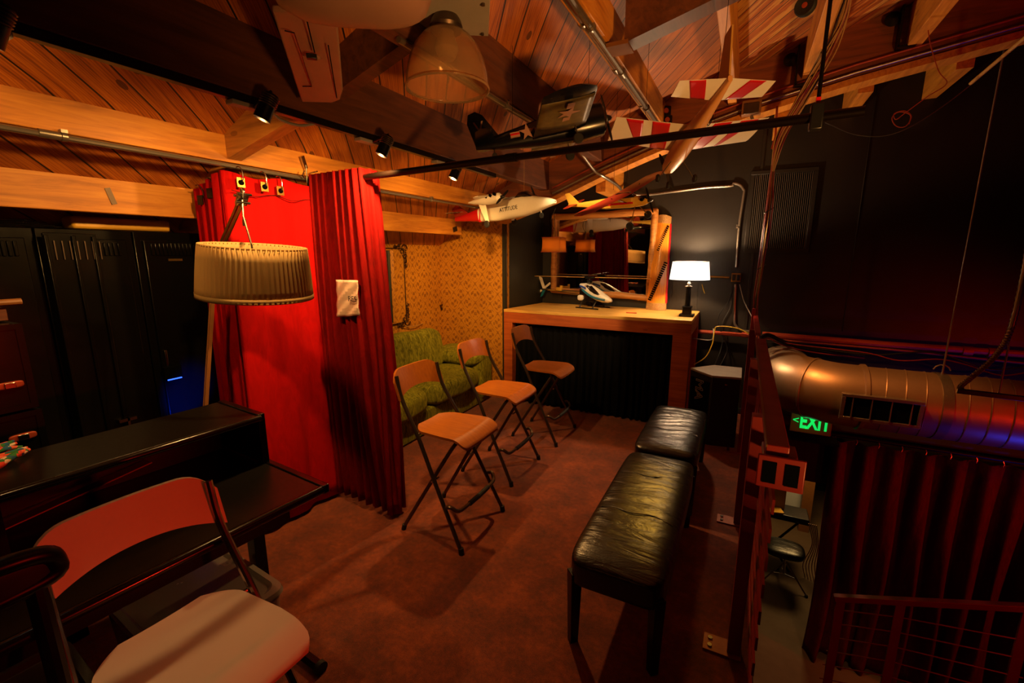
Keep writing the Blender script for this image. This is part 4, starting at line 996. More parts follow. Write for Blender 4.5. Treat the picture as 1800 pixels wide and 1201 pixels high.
# ================================================================== RED CURTAINS, POLE, FLOOR LAMP
PZ = 2.0
pole_a = Vector((-2.26, 1.935, PZ)); pole_b = at(1520, 195, Z, PZ)
pd = (pole_b-pole_a).normalized()
cp_ = thing('curtain_pole', 'long black telescopic curtain pole crossing the room below the model planes', 'pole', pole_a)
pm_ = at(1250, 233, Z, PZ); 
MB().cyl(pole_a, pole_a+pd*1.35, .0165, seg=16).build('tube', 'polepaint', cp_)
MB().cyl(pole_a+pd*1.33, pole_b, .0145, seg=16).build('tube', 'polepaint', cp_)
MB().cyl(pole_a+pd*1.31, pole_a+pd*1.36, .019, seg=16).build('joint', 'blackm', cp_)
hb = pole_a+pd*((at(1435, 205, Z, PZ)-pole_a).length)
hg = thing('pole_hanger', 'black drop rod and clamp holding the right end of the curtain pole', 'bracket', hb)
MB().cyl(hb+Vector((0, 0, .04)), Vector((hb.x, hb.y, roof(hb.x))), .0055, seg=8).build('drop_rod', 'blackm', hg)
MB().cyl(Vector((hb.x, hb.y, 2.42)), Vector((hb.x, hb.y, 2.46)), .010, seg=8).build('rod_coupling', 'blackm', hg)
MB().box(hb+Vector((0, 0, .0)), (.034, .036, .075)).build('clamp', 'blackp', hg, bevel=.004)
MB().box(hb+Vector((0, 0, .045)), (.012, .012, .02)).build('clamp_tab', 'red', hg)
# clamp between conduit and pole
kc = Vector((-2.33, 1.90, 2.03))
cl = thing('pipe_clamp', 'steel clamp with wing screws joining the curtain pole to the conduit', 'clamp', kc)
MB().box(kc+Vector((.03, .03, -.025)), (.05, .05, .045)).build('jaw', 'blackm', cl, bevel=.004)
MB().cyl(kc+Vector((.015, 0, -.03)), kc+Vector((.015, 0, .07)), .004).box(kc+Vector((.0, 0, .085)), (.012, .03, .07), (.4, 0, .3)).build('lever', 'chrome', cl)
MB().tube([kc+Vector((.035, -.03, -.01)), kc+Vector((.04, -.05, .005)), kc+Vector((.05, -.04, .03))], .004, 6).cyl(kc+Vector((.0, .03, .03)), kc+Vector((.07, .03, .035)), .004).build('wing_screw', 'chrome', cl)

# flat red drape on the conduit, with grommets
fl = thing('flat_red_curtain', 'bright red flat curtain with square brass eyelets, behind the pleated lampshade', 'curtain', (-2.4, 1.65, 0))
fp = [(-2.335, 1.415), (-2.30, 1.55), (-2.31, 1.72), (-2.30, 1.90), (-2.30, 2.06)]
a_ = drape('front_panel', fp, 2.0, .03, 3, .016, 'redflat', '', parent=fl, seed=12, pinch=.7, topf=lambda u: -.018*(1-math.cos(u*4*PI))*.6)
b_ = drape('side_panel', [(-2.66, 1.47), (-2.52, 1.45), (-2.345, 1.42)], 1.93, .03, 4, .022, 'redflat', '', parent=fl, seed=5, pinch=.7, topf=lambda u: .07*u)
MB().tube([(-2.286, 1.43+.047*i, 1.895+.010*math.cos(i*1.3)) for i in range(11)], .0022, 5).build('hem_seam', 'darkred', fl)
for y, z in ((1.475, 1.945), (1.60, 1.94), (1.69, 1.93)):
    x = -2.275
    g = MB().box((x, y, z), (.004, .042, .048)); g = g.build('eyelet_plate', 'brass', fl, bevel=.001)
    MB().lathe([(.0, 0), (.013, 0), (.013, .004), (0, .004)], (x+.002, y, z), (1, 0, 0), 16).build('eyelet_hole', 'black', g)
    MB().tube(arc((x-.01, y, z+.035), .042, -1.2, 2.0, (.5, .2, 0), (0, 0, 1), 8), .0028, 6).build('hook', 'chrome', fl)
for x, z in ((-2.46, 1.90), (-2.55, 1.87)):
    g = MB().box((x, 1.425, z), (.04, .004, .048), (0, 0, .1)).build('eyelet_plate', 'blackm', fl)
    MB().tube(arc((x, 1.42, z+.035), .04, -1.2, 2.0, (.2, .5, 0), (0, 0, 1), 8), .0028, 6).build('hook', 'chrome', fl)
# gathered red curtain on the pole
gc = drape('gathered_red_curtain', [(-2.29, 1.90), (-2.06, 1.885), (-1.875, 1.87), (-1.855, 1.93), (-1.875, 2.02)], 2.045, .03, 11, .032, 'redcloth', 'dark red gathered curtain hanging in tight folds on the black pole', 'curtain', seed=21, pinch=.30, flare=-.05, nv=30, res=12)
for v in gc.data.vertices:      # the cloth spreads to the right towards the floor
    k = max(0, 1-v.co.z/2.0); q = (v.co.x+gc.location.x+2.235)/.45
    v.co.x += .16*k*max(0, q); v.co.y += -.01*k
# paper sign
sg = thing('paper_sign', 'creased white paper sheet reading RES pinned to the red curtain', 'sign', (-1.97, 1.83, 1.4))
s0, s1, s2, s3 = [at(x, y, Y, 1.845) for x, y in ((590, 492), (629, 493), (632, 555), (592, 558))]
def ps(u, v):
    a = s0.lerp(s1, u); b = s3.lerp(s2, u); p = a.lerp(b, v); return p+Vector((0, .010*math.sin(u*9+v*4)*.5+.006*math.sin(v*17+u*11)*.5-.0, 0))
MB().grid(ps, 12, 14).build('sheet', 'paperw', sg, solid=.0006, sharp=12)
text('lettering', 'RES', .042, 'black', sg, at(619, 526, Y, 1.827), (s1-s0), (0, 0, 1), .0006)

# big lamp with pleated shade
SC = at(450, 479, Y, 1.24)
fl_ = thing('floor_lamp', 'tall swing arm lamp with a large pleated cream drum shade', 'lamp', (-2.12, 1.32, 0))
hinge = at(424, 345, Y, 1.30); elbow = at(376, 455, Y, 1.33); base_t = Vector((-2.42, 1.10, .05))
nP = 72; tiltR = Euler((0, math.radians(5), 0)).to_matrix(); m = MB()
def pleat(z, r):
    out = []
    for k in range(nP*2):
        a = 2*PI*k/(nP*2); rr = r+(.0045 if k % 2 else 0); out.append(SC+tiltR @ Vector((rr*math.cos(a), rr*math.sin(a), z)))
    return out
m.rings([pleat(-.105, .222), pleat(-.06, .218), pleat(0, .213), pleat(.06, .207), pleat(.112, .200)], cap=False)
m.build('lamp_shade', 'pleated', fl_, solid=.0015, sharp=10)
m = MB().lathe([(.226, -.106), (.226, -.085)], SC, tiltR @ Vector((0, 0, 1)), 60, cap=False).lathe([(.204, .105), (.204, .114)], SC, tiltR @ Vector((0, 0, 1)), 60, cap=False); m.build('shade_band', 'pleated', fl_, solid=.001)
MB().tube([SC+Vector((0, 0, -.02)), SC+Vector((-.01, 0, .12)), Vector((hinge.x+.03, hinge.y-.02, hinge.z-.09)), Vector((hinge.x+.022, hinge.y-.01, hinge.z+.01))], .004, 8).build('hanging_stem', 'steel', fl_)
MB().cyl(Vector((hinge.x+.026, hinge.y-.016, hinge.z-.13)), Vector((hinge.x+.027, hinge.y-.016, hinge.z-.10)), .008).build('stem_joint', 'chrome', fl_)
off = Vector((.024, -.012, -.03))
for k, o_ in enumerate((Vector(), off)): MB().bar(hinge+o_, elbow+o_, .007, .016).build('upper_arm', 'brass', fl_, bevel=.001)
for k, o_ in enumerate((Vector(), Vector((.028, -.008, 0)))): MB().bar(elbow+o_, base_t+o_, .007, .016).build('lower_arm', 'cordw', fl_, bevel=.001)
for c in (hinge, elbow):
    j = MB().box(c+off*.5, (.012, .05, .055), (0, .5, 0)).build('hinge_plate', 'chrome', fl_, bevel=.002)
    for d_ in (Vector(), off, off*.5+Vector((.02, 0, .02))): MB().cyl(c+d_+Vector((0, -.032, 0)), c+d_+Vector((0, .032, 0)), .006, seg=10).build('bolt', 'chrome', j)
MB().tube(smoothpath([hinge+Vector((0, 0, .0)), hinge+Vector((.015, -.005, .03)), hinge+Vector((.035, -.01, .02)), hinge+Vector((.035, -.015, -.01))], 4), .0055, 8).build('top_link', 'chrome', fl_)
MB().lathe([(0, 0), (.11, 0), (.11, .012), (.03, .03), (.018, .06), (0, .06)], (base_t.x, base_t.y, 0), seg=32).build('base', 'blackm', fl_)

# ================================================================== SPOTLIGHT TRACK
trk = solo(MB().bx((-1.755, -1.6, 2.155), (-1.722, 3.1, 2.184)), 'light_track', 'blackm', 'black lighting track running along the dark rafter', 'track', bevel=.002)
MB().tube(smoothpath([(-1.745, 1.28, 2.16), (-1.76, 1.34, 2.14), (-1.75, 1.42, 2.135), (-1.745, 1.5, 2.16)], 5), .006, 6).build('cable_loop', 'grey', trk)
def head(px, py, yy, aim, label, power, ang=75, col=(1.0, .52, .15)):
    c = at(px, py, X, -1.63)
    t = thing('track_spotlight', label, 'spotlight', c, 'spotlights on the black track')
    d = Vector((-.30, -.30, -.9)).normalized()
    MB().bx((-1.76, c.y-.07, 2.138), (-1.715, c.y+.06, 2.154)).build('adapter', 'grey', t, bevel=.003)
    MB().tube([(-1.73, c.y+.02, 2.145), (-1.70, c.y+.01, 2.15), c-d*.05+Vector((0, 0, .012)), c-d*.03], .006, 8).build('stem', 'blackm', t)
    m = MB().lathe([(.0, -.055), (.022, -.055), (.026, -.05), (.028, .0), (.03, .045), (.027, .045), (.024, .03), (0, .03)], c, d, 24)
    b = m.build('can', 'blackm', t)
    for k in range(5): MB().lathe([(.0285, -.048+k*.008), (.031, -.046+k*.008), (.031, -.044+k*.008), (.0285, -.042+k*.008)], c, d, 20, cap=False).build('cooling_fin', 'steel', b)
    MB().lathe([(0, .031), (.0235, .031), (.0235, .034), (0, .034)], c, d, 20).build('lens', 'bulb', t)
    lamp('spot_beam', 'SPOT', tuple(c+d*.05), col, power, .022, aim, ang, 1.0)
head(468, 190, 0, (-2.6, 1.5, 1.0), 'lit spotlight nearest the camera, above the red curtain', 52, 150)
head(676, 258, 0, (-2.6, 2.2, 1.0), 'lit spotlight in the middle, tilted towards the sofa', 75, 150)
head(801, 302, 0, (-2.5, 4.0, 1.2), 'farthest lit spotlight, seen just below the curtain pole', 75, 140)
head(-12, 44, 0, (-2.5, .65, 1.7), 'glaring spotlight at the upper left edge of the picture', 26, 150)
lamp('corner_beam', 'SPOT', (-1.64, 2.75, 2.0), (1, .5, .13), 130, .03, (-2.85, 4.25, 1.0), 62, .9)  # second beam without its own can, added to brighten the wallpaper corner
lamp('track_fill', 'SPOT', (-1.62, 3.0, 2.1), (1, .5, .15), 90, .03, (-.9, 2.2, 0), 85, .8)

# ================================================================== RAILING
RX = .13
rl = thing('loft_railing', 'red painted steel railing with a flat top rail along the open right side', 'railing', (RX, 2.4, 0))
MB().bx((.100, 1.44, 1.02), (.160, 3.32, 1.05)).build('top_rail', 'redsteel', rl, bevel=.003)
MB().bx((.099, 1.43, 1.045), (.103, 3.32, 1.053)).build('rail_edge', 'brass', rl)
for i, y in enumerate((1.80, 2.80, 3.90)):
    p = MB().bx((.07, y-.025, .008), (.118, y+.025, 1.019)).build('post', 'redsteel' if i else 'redsteel', rl, bevel=.002)
    pl_ = MB().bx((-.02 if i < 2 else .02, y-.045, .001), (.122, y+.045, .008)).build('base_plate', 'plate', p, bevel=.001)
    for dy in (-.02, .02): MB().cyl((.005, y+dy, .008), (.005, y+dy, .014), .009).build('bolt', 'chrome', pl_)
for k in range(9):
    z = .10+k*.10
    MB().bx((.138, 1.50, z), (.146, 4.05, z+.05)).build('rail_slat', 'redsteel', rl)
rl2 = solo(MB().bx((.09, 3.33, .4), (.12, 4.6, 1.0)), 'x', 'redsteel', 'x', 'x'); bpy.data.objects.remove(rl2)
m = MB().box((.142, 1.425, .974), (.120, .012, .10)); sp = solo(m, 'rail_end_plate', 'redsteel', 'reddish plate with two dark slots at the near end of the railing', 'plate', bevel=.003)
for dx in (-.028, .028): MB().box((.142+dx, 1.418, .974), (.034, .004, .066)).build('slot', 'black', sp)
sq = solo(MB().box((.14, 1.50, 1.005), (.09, .10, .022)), 'rail_bracket', 'redsteel', 'flat red bracket under the near end of the top rail', 'bracket', bevel=.003)
far = solo(MB().bx((.085, 4.45, 0), (.115, 4.50, 1.12)).bx((.10, 3.5, 1.04), (.135, 4.5, 1.06)), 'railing_end_post', 'redsteel', 'far red railing post against the black wall below the cable bundle', 'post')

# ================================================================== STAIR RAIL (lower right)
srl = thing('stair_railing', 'red steel railing with thin cables in front of the maroon curtain, lower right', 'railing', (1.0, 3.0, -1.6))
ta, tc = at(1466, 1051, Y, 3.0), at(1830, 1070, Y, 3.0)
MB().bar(ta, tc, .035, .035).build('top_rail', 'redsteel', srl, bevel=.003)
tops = [at(1478, 1056, Y, 3.0), at(1584, 1060, Y, 3.0), at(1810, 1072, Y, 3.0)]
for i, p in enumerate(tops): MB().bx((p.x-.022, 2.995, -1.7), (p.x+.022, 3.01, p.z)).build('post', 'redsteel', srl)
for k in range(6):
    y0_ = 1072+24*k
    a, b, c = at(1470-6*k, y0_, Y, 3.0), at(1584-5*k, y0_+14+2*k, Y, 3.0), at(1810-6*k, y0_+56+8*k, Y, 3.0)
    MB().tube([a, b, c], .0035, 6).build('cable', 'redsteel', srl)
struct(MB().bx((.50, 3.03, GF), (2.6, 3.06, -1.70)), 'wall_stair', 'darkbeam', smooth=False)

# ================================================================== GROUND FLOOR SEEN PAST THE RAILING
wb0, wb1 = at(1350, 825, Y, 7.4), at(1413, 910, Y, 7.4)
wbd = solo(MB().bx((wb0.x-.3, 7.40, wb1.z-.05), (wb1.x, 7.42, wb0.z+.3)), 'whiteboard', 'whiteboard', 'pale grey board standing on the lower floor beyond the railing', 'board', bevel=.004)
d0 = at(1414, 835, Y, 7.3); struct(MB().bx((d0.x, 7.2, GF), (d0.x+.13, 7.3, -.2)), 'trim_7', 'cordw')
d1 = at(1428, 835, Y, 7.35); struct(MB().bx((d0.x+.18, 7.35, -1.35), (d0.x+.6, 7.37, -.2)), 'trim_8', 'cordw')
dr = at(1383, 965, Z, -1.92)
th = thing('drum_throne', 'black round stool on a chrome tripod on the lower concrete floor', 'stool', (dr.x, dr.y, GF))
MB().cushion((dr.x-.03, dr.y, -1.93), (.44, .36, .11), 3.2, 10).build('seat', 'leather', th)
MB().tube([(dr.x-.19+.4*i/10, dr.y-.17, -1.965) for i in range(2)], .004, 5).build('piping', 'brass', th)
MB().cyl((dr.x, dr.y, -2.25), (dr.x, dr.y, -1.98), .014).build('column', 'chrome', th)
for a in (-.5, 1.7, 3.6):
    e = Vector((dr.x+.27*math.cos(a), dr.y+.27*math.sin(a), GF+.012))
    l = MB().tube([(dr.x, dr.y, -2.08), e], .009, 6).tube([(dr.x, dr.y, -2.26), (dr.x+.14*math.cos(a), dr.y+.14*math.sin(a), -2.245)], .006, 6).build('leg', 'chrome', th)
    MB().ball(e, .02, 8).build('rubber_foot', 'rubber', l)
kp = at(1385, 905, Z, -1.70)
kt = thing('keyboard_stand', 'black keyboard on a stand behind the drum stool on the lower floor', 'keyboard', (kp.x, kp.y, GF))
MB().box((kp.x-.15, kp.y+.06, -1.71), (.75, .30, .08)).build('keyboard', 'blackp', kt, bevel=.01)
for s in (-1, 1):
    MB().tube([(kp.x-.15+s*.25, kp.y-.15, -1.7), (kp.x-.15-s*.22, kp.y-.15, GF)], .015, 8).build('leg', 'blackm', kt)
MB().box((kp.x-.18, kp.y-.05, -1.65), (.22, .16, .02), (0, 0, .3)).build('sheet_music', 'yellow', kt)
solo(MB().box((kp.x-.16, kp.y+.10, -1.49), (.24, .12, .34)), 'cardboard_box', 'blond', 'tan upright box standing on the black keyboard downstairs', 'box', bevel=.004)
m = MB()
for k in range(5): m.tube(smoothpath([(kp.x+.20+.02*k, kp.y-.2, -1.65), (kp.x+.26+.015*k, kp.y-.22, -1.9), (kp.x+.2+.03*k, kp.y-.2, -2.2), (kp.x+.24+.03*k, kp.y-.2-.02*k, GF+.01)], 5), .006, 5)
solo(m, 'hanging_cables', 'whitefoam', 'pale cables hanging off the keyboard downstairs', 'cable')
struct(MB().bx((.3, BY+.15, -2.395), (.32, 6.6, -.2)), 'wall_lower_left', 'dark_room', smooth=False)

# ================================================================== BELL LAMP
rc = at(787, 157, Z, 2.22)
hbL = thing('bell_lamp', 'big ribbed amber bell lamp hanging from a metal box on the ceiling', 'lamp', (rc.x, rc.y, 2.22))
rim = .155
prof_ = [(rim, 0), (rim*1.0, .012), (rim*.965, .055), (rim*.89, .10), (rim*.76, .145), (rim*.57, .18), (rim*.40, .198), (rim*.34, .205)]
nR = 96; R = []
for r, z in prof_: R.append([(rc.x+(r+(.0022 if k % 2 else 0))*math.cos(2*PI*k/nR), rc.y+(r+(.0022 if k % 2 else 0))*math.sin(2*PI*k/nR), 2.22+z) for k in range(nR)])
MB().rings(R, cap=False).build('bell_shade', 'acrylic', hbL, solid=.003, sharp=60)
MB().lathe([(rim+.004, -.003), (rim+.006, .003), (rim+.003, .008)], (rc.x, rc.y, 2.22), seg=64, cap=False).build('shade_rim', 'acrylic', hbL, solid=.004)
MB().lathe([(rim*.36, .20), (rim*.40, .215), (rim*.36, .235), (rim*.30, .25)], (rc.x, rc.y, 2.22), seg=32).build('neck', 'steel', hbL)
MB().lathe([(0, .1), (.03, .105), (.045, .14), (.03, .19), (.025, .23)], (rc.x, rc.y, 2.22), seg=20).build('lamp_bulb', 'grey', hbL)
MB().box((rc.x+.02, rc.y+.02, 2.475), (.27, .27, .012), (0, 0, .55)).build('mounting_plate', 'grey', hbL, bevel=.002)
MB().box((rc.x+.02, rc.y+.02, 2.565), (.20, .20, .17), (0, 0, .55)).build('ballast_box', 'grey', hbL, bevel=.004)
for s, q in ((1, 1), (1, -1), (-1, 1), (-1, -1)): 
    v_ = Euler((0, 0, .55)).to_matrix() @ Vector((s*.11, q*.11, 0)); MB().cyl((rc.x+.02+v_.x, rc.y+.02+v_.y, 2.462), (rc.x+.02+v_.x, rc.y+.02+v_.y, 2.469), .007, seg=10).build('screw', 'steel', hbL)

# ================================================================== MODEL AIRPLANES
def airfoil(x_le, c, z, th, y, n=9, r=0):
    up, lo = [], []
    for i in range(n):
        t = i/(n-1); xx = x_le-c*t; yt = th*c*(1.45*math.sqrt(t)-.63*t-1.76*t*t+1.42*t**3-.507*t**4+.0)*1.0
        up.append((xx, y, z+yt*1.1+r)); lo.append((xx, y, z-yt*.45-r))
    return up+list(reversed(lo[1:-1]))
def wingp(side, half, c0, c1, x0, sweep, z0, dih, th=.12, y0=0.0, r=0, s0=0, s1=1, n=7, rnd=True):
    R = []
    for i in range(n+1):
        f = s0+(s1-s0)*i/n; c = c0+(c1-c0)*f
        if rnd and f > .9: q = (f-.9)/.1; c *= math.sqrt(max(.05, 1-(q*.9)**2.2))
        xl = x0-sweep*f-((c0+(c1-c0)*f)-c)*.5
        R.append(airfoil(xl, c, z0+dih*f, th, side*(y0+(half-y0)*f), r=r))
    return MB().rings(R)
def wpatch(side, half, c0, c1, x0, sweep, z0, dih, a0, a1, b0, b1, th=.12, below=True):
    """coloured film patch on the underside: span a0..a1 at the leading edge, b0..b1 at the trailing edge"""
    def f(u, v):
        s = (a0+(a1-a0)*u)*(1-v)+(b0+(b1-b0)*u)*v; c = c0+(c1-c0)*s; t = .02+.96*v
        yt = th*c*(1.45*math.sqrt(t)-.63*t-1.76*t*t+1.42*t**3-.507*t**4)
        zz = z0+dih*s+(-yt*.45-.0012 if below else yt*1.1+.0012)
        return (x0-sweep*s-c*t, side*half*s, zz)
    return MB().grid(f, 8, 10)
def body(secs, n=20, p=2.4): return MB().rings([ringx(x, w_, h, z, n, 0, p) for x, w_, h, z in secs])
def wheel(parent, c, r, w_, hub='grey'):
    a = MB().lathe([(r*.45, -w_/2), (r*.85, -w_/2), (r, -w_/4), (r, w_/4), (r*.85, w_/2), (r*.45, w_/2)], c, (0, 1, 0), 20).build('wheel', 'rubber', parent)
    MB().lathe([(0, -w_*.45), (r*.5, -w_*.42), (r*.5, w_*.42), (0, w_*.45)], c, (0, 1, 0), 16).build('hub', hub, a); return a
def prop(parent, x, z, r, mat='blackp', ang=.5, y=0):
    m = MB()
    for k in (0, 1):
        a = ang+PI*k; d = Vector((0, math.cos(a), math.sin(a)))
        m.tube([Vector((x, y, z))+d*(.1*r), Vector((x, y, z))+d*(.45*r), Vector((x, y, z))+d*(.85*r), Vector((x, y, z))+d*r], [.010*r/.12, .016*r/.12, .011*r/.12, .003], 6)
    for v in m.bm.verts: v.co.x = x+(v.co.x-x)*.3
    o = m.build('propeller', mat, parent)
    MB().lathe([(.02*r/.12, -.01), (.018*r/.12, .0), (.01*r/.12, .022), (0, .03)], (x, y, z), (1, 0, 0), 12).build('spinner', mat, o)
def place(t, nose, tail, lt, rtp, wx):
    """nose, tail, wing tips in the room; wx = nose-to-wing distance in the model"""
    f = (Vector(nose)-Vector(tail)).normalized(); l = Vector(lt)-Vector(rtp)
    orient(t, nose, f, l)
def wires(name, pts, label):
    for p in pts: solo(MB().tube([p, (p[0], p[1], roof(p[0])-.002)], .0012, 4), 'hanging_wire', name, label, 'wire', label.replace('thin wire', 'wires'))

# --- red and white trainer
n_, t_, l_, r_ = at(1172, 300, Y, 3.12), at(1284, 147, Y, 2.35), at(1078, 252, Y, 2.72), at(1338, 245, Y, 3.02)
L = (n_-t_).length; H_ = (l_-r_).length/2
pc_ = thing('red_white_airplane', 'red and white high wing model plane hanging right, seen from below', 'model airplane', (0, 0, 0), 'hanging model airplanes', world=False)
body([(0, .018, .022, 0), (-.03*L, .036, .036, .005), (-.12*L, .042, .046, .008), (-.25*L, .044, .056, .012), (-.45*L, .042, .05, .012), (-.75*L, .024, .03, .018), (-1.0*L, .010, .014, .024)], p=3.2).build('fuselage', 'whitefoam', pc_)
for ch in (pc_.children[-1],): ch.data.materials[0] = pm('tan_film', '#d9a266', '#c48b50', 6, .4)
wk = dict(half=H_, c0=.30, c1=.26, x0=-.17*L, sweep=.03, z0=.05, dih=.05)
for s, nm in ((1, 'l'), (-1, 'r')):
    w0 = wingp(s, rnd=False, **wk).build('wing', 'white', pc_)
    for a0, a1, b0, b1 in ((.16, .38, .30, .54), (.54, .58, .66, .90)):
        wpatch(s, wk['half'], wk['c0'], wk['c1'], wk['x0'], wk['sweep'], wk['z0'], wk['dih'], a0, a1, b0*.97, b1*.97).build('red_panel', 'red', w0, solid=.0008)
    st = wingp(s, .52*H_, .17, .12, -.80*L, .03, .03, .0, .06, rnd=False).build('stabiliser', 'white', pc_)
    wpatch(s, .52*H_, .17, .12, -.80*L, .03, .03, 0, .22, .56, .46, .80, .06).build('red_panel', 'red', st, solid=.0008)
    MB().tube([(-.22*L, s*.035, -.03), (-.20*L, s*.10, -.12)], .003, 6).build('wheel_strut', 'steel', pc_)
    wheel(pc_, (-.20*L, s*.108, -.125), .024, .016)
MB().prism([(-.84*L, -.004, .03), (-.99*L, -.004, .03), (-1.03*L, -.004, .25), (-.95*L, -.004, .25)], (0, -.004, 0), (0, .004, 0)).build('tail_fin', 'blond', pc_)
MB().tube([(-.03*L, 0, -.03), (-.03*L, 0, -.10)], .003, 6).build('nose_strut', 'steel', pc_); wheel(pc_, (-.03*L, .0, -.105), .022, .015)
prop(pc_, .008, 0, .12, ang=1.2)
text('lettering', 'NEXTSTAR', .045, 'black', pc_, (-.55*L, -.046, .012), (1, 0, 0), (0, 0, 1), .0006)
place(pc_, n_, t_, l_, r_, 0)
bpy.context.view_layer.update()
wires('blk_cable', [pc_.matrix_world @ Vector((-.25*L, .2, .1)), pc_.matrix_world @ Vector((-.25*L, -.2, .1)), pc_.matrix_world @ Vector((-.9*L, 0, .05))], 'thin wire holding up the red and white model plane')

# --- dark navy fighter
n_, t_ = at(1060, 210, Y, 2.52), at(836, 258, Y, 2.18); l_, r_ = at(992, 288, Y, 2.85), at(988, 188, Y, 2.0)
L = (n_-t_).length; H_ = (l_-r_).length/2
pb_ = thing('navy_fighter_airplane', 'dark navy model fighter plane with a white star, above the curtain pole', 'model airplane', (0, 0, 0), 'hanging model airplanes', world=False)
body([(0, .066, .066, 0), (-.02*L, .080, .082, 0), (-.20*L, .082, .086, 0), (-.26*L, .074, .080, .0), (-.5*L, .058, .068, -.002), (-.8*L, .028, .040, -.004), (-1.0*L, .010, .016, -.004)], p=2.4).build('fuselage', 'navy', pb_)
body([(-.30*L, .02, .01, .068), (-.36*L, .028, .030, .075), (-.44*L, .026, .026, .07), (-.52*L, .01, .01, .05)]).build('canopy', 'smoke', pb_)
MB().lathe([(.0, 0), (.03, .002), (.05, .0), (.05, .01), (0, .012)], (.0, 0, 0), (1, 0, 0), 20).build('cowl_front', 'blackp', pb_)
for s in (1, -1):
    w0 = wingp(s, H_, .28, .25, -.17*L, .0, -.045, .05, .12, n=16).build('wing', 'navy', pb_)
    wpatch(s, H_, .28, .25, -.17*L, .0, -.045, .05, .24, .84, .30, .80).build('scuffed_panel', 'oliveband', w0, solid=.0008)
    sc_c = (-.17*L-.12, s*H_*.60); zz = -.045+.05*.6-.0155
    P5 = [(sc_c[0]+(.058 if k % 2 == 0 else .024)*math.cos(k*PI/5), sc_c[1]+(.058 if k % 2 == 0 else .024)*math.sin(k*PI/5), zz) for k in range(10)]
    MB().prism(P5, (0, 0, 0), (0, 0, -.002)).build('pale_star', 'whitefoam', w0)
    for dy in (-.078, .078): MB().box((sc_c[0], sc_c[1]+dy, zz-.001), (.035, .055, .002)).build('pale_bar', 'whitefoam', w0)
    wingp(s, .17, .11, .08, -.84*L, .02, .01, .01, .07).build('stabiliser', 'navy', pb_)
    for k in range(1): MB().tube([(-.26*L, s*.12, -.04), (-.26*L, s*.13, -.10)], .004, 6).build('wheel_strut', 'steel', pb_)
    wheel(pb_, (-.26*L, s*.135, -.11), .026, .016)
MB().prism([(-.80*L, -.006, .02), (-1.0*L, -.006, .0), (-1.03*L, -.006, .12), (-1.01*L, -.006, .165), (-.95*L, -.006, .175), (-.90*L, -.006, .15)], (0, -.006, 0), (0, .006, 0)).build('tail_fin', 'navy', pb_, bevel=.004)
text('letter', 'V', .09, 'whitefoam', pb_, (-.945*L, -.0085, .085), (1, 0, 0), (0, 0, 1), .0008)
text('number', '3', .06, 'whitefoam', pb_, (-.42*L, -.067, .0), (1, 0, .05), (0, 0, 1), .0015)
def star(c, r, y):
    P5 = []
    for k in range(10):
        a = PI/2+k*PI/5; rr = r if k % 2 == 0 else r*.4
        P5.append((c[0]+rr*math.cos(a), y, c[1]+rr*math.sin(a)))
    m = MB(); m.prism(P5, (0, y, 0), (0, y-.002, 0)); return m
star((-.60*L, .0), .044, -.056).build('star', 'whitefoam', pb_)
for dx in (-.065, .065): 
    b_ = MB().box((-.60*L+dx, -.050, .0), (.05, .014, .024)).build('insignia_bar', 'whitefoam', pb_); MB().box((-.60*L+dx, -.058, .0), (.048, .003, .008)).build('insignia_stripe', 'red', b_)
prop(pb_, .02, 0, .14, ang=1.4)
MB().tube([(-.86*L, 0, -.02), (-.87*L, 0, -.06)], .004, 6).build('tail_strut', 'steel', pb_); wheel(pb_, (-.87*L, 0, -.065), .014, .012)
place(pb_, n_, t_, l_, r_, 0)
bpy.context.view_layer.update()
wires('blk_cable', [pb_.matrix_world @ Vector((-.1*L, 0, .07)), pb_.matrix_world @ Vector((-.7*L, 0, .04))], 'thin wire holding up the dark navy model plane')

# --- white and red twin engined plane
n_, t_ = at(976, 352, Y, 3.40), at(797, 388, Y, 3.78); l_, r_ = at(985, 345, Y, 3.95), at(862, 348, Y, 3.15)
L = (n_-t_).length; H_ = .40
pd_ = thing('twin_engine_airplane', 'white and red twin engined model plane hanging below the girder end', 'model airplane', (0, 0, 0), 'hanging model airplanes', world=False)
body([(-.0, .014, .014, -.01), (-.05*L, .034, .034, -.005), (-.16*L, .054, .066, .0), (-.25*L, .058, .082, .003), (-.50*L, .058, .084, .003), (-.68*L, .044, .060, .0)], p=3).build('fuselage', 'white', pd_)
f2 = body([(-.681*L, .044, .060, .0), (-.82*L, .028, .038, .002), (-.97*L, .012, .018, .005)], p=3).build('tail_section', 'red', pd_)
MB().lathe([(.0, .002), (.01, -.002), (.027, -.05*L)], (0, 0, -.01), (1, 0, 0), 16).build('nose_cone', 'blackp', pd_)
body([(-.17*L, .030, .008, .062), (-.22*L, .038, .036, .082), (-.28*L, .038, .034, .086), (-.31*L, .034, .01, .08)]).build('cockpit_glass', 'smoke', pd_)
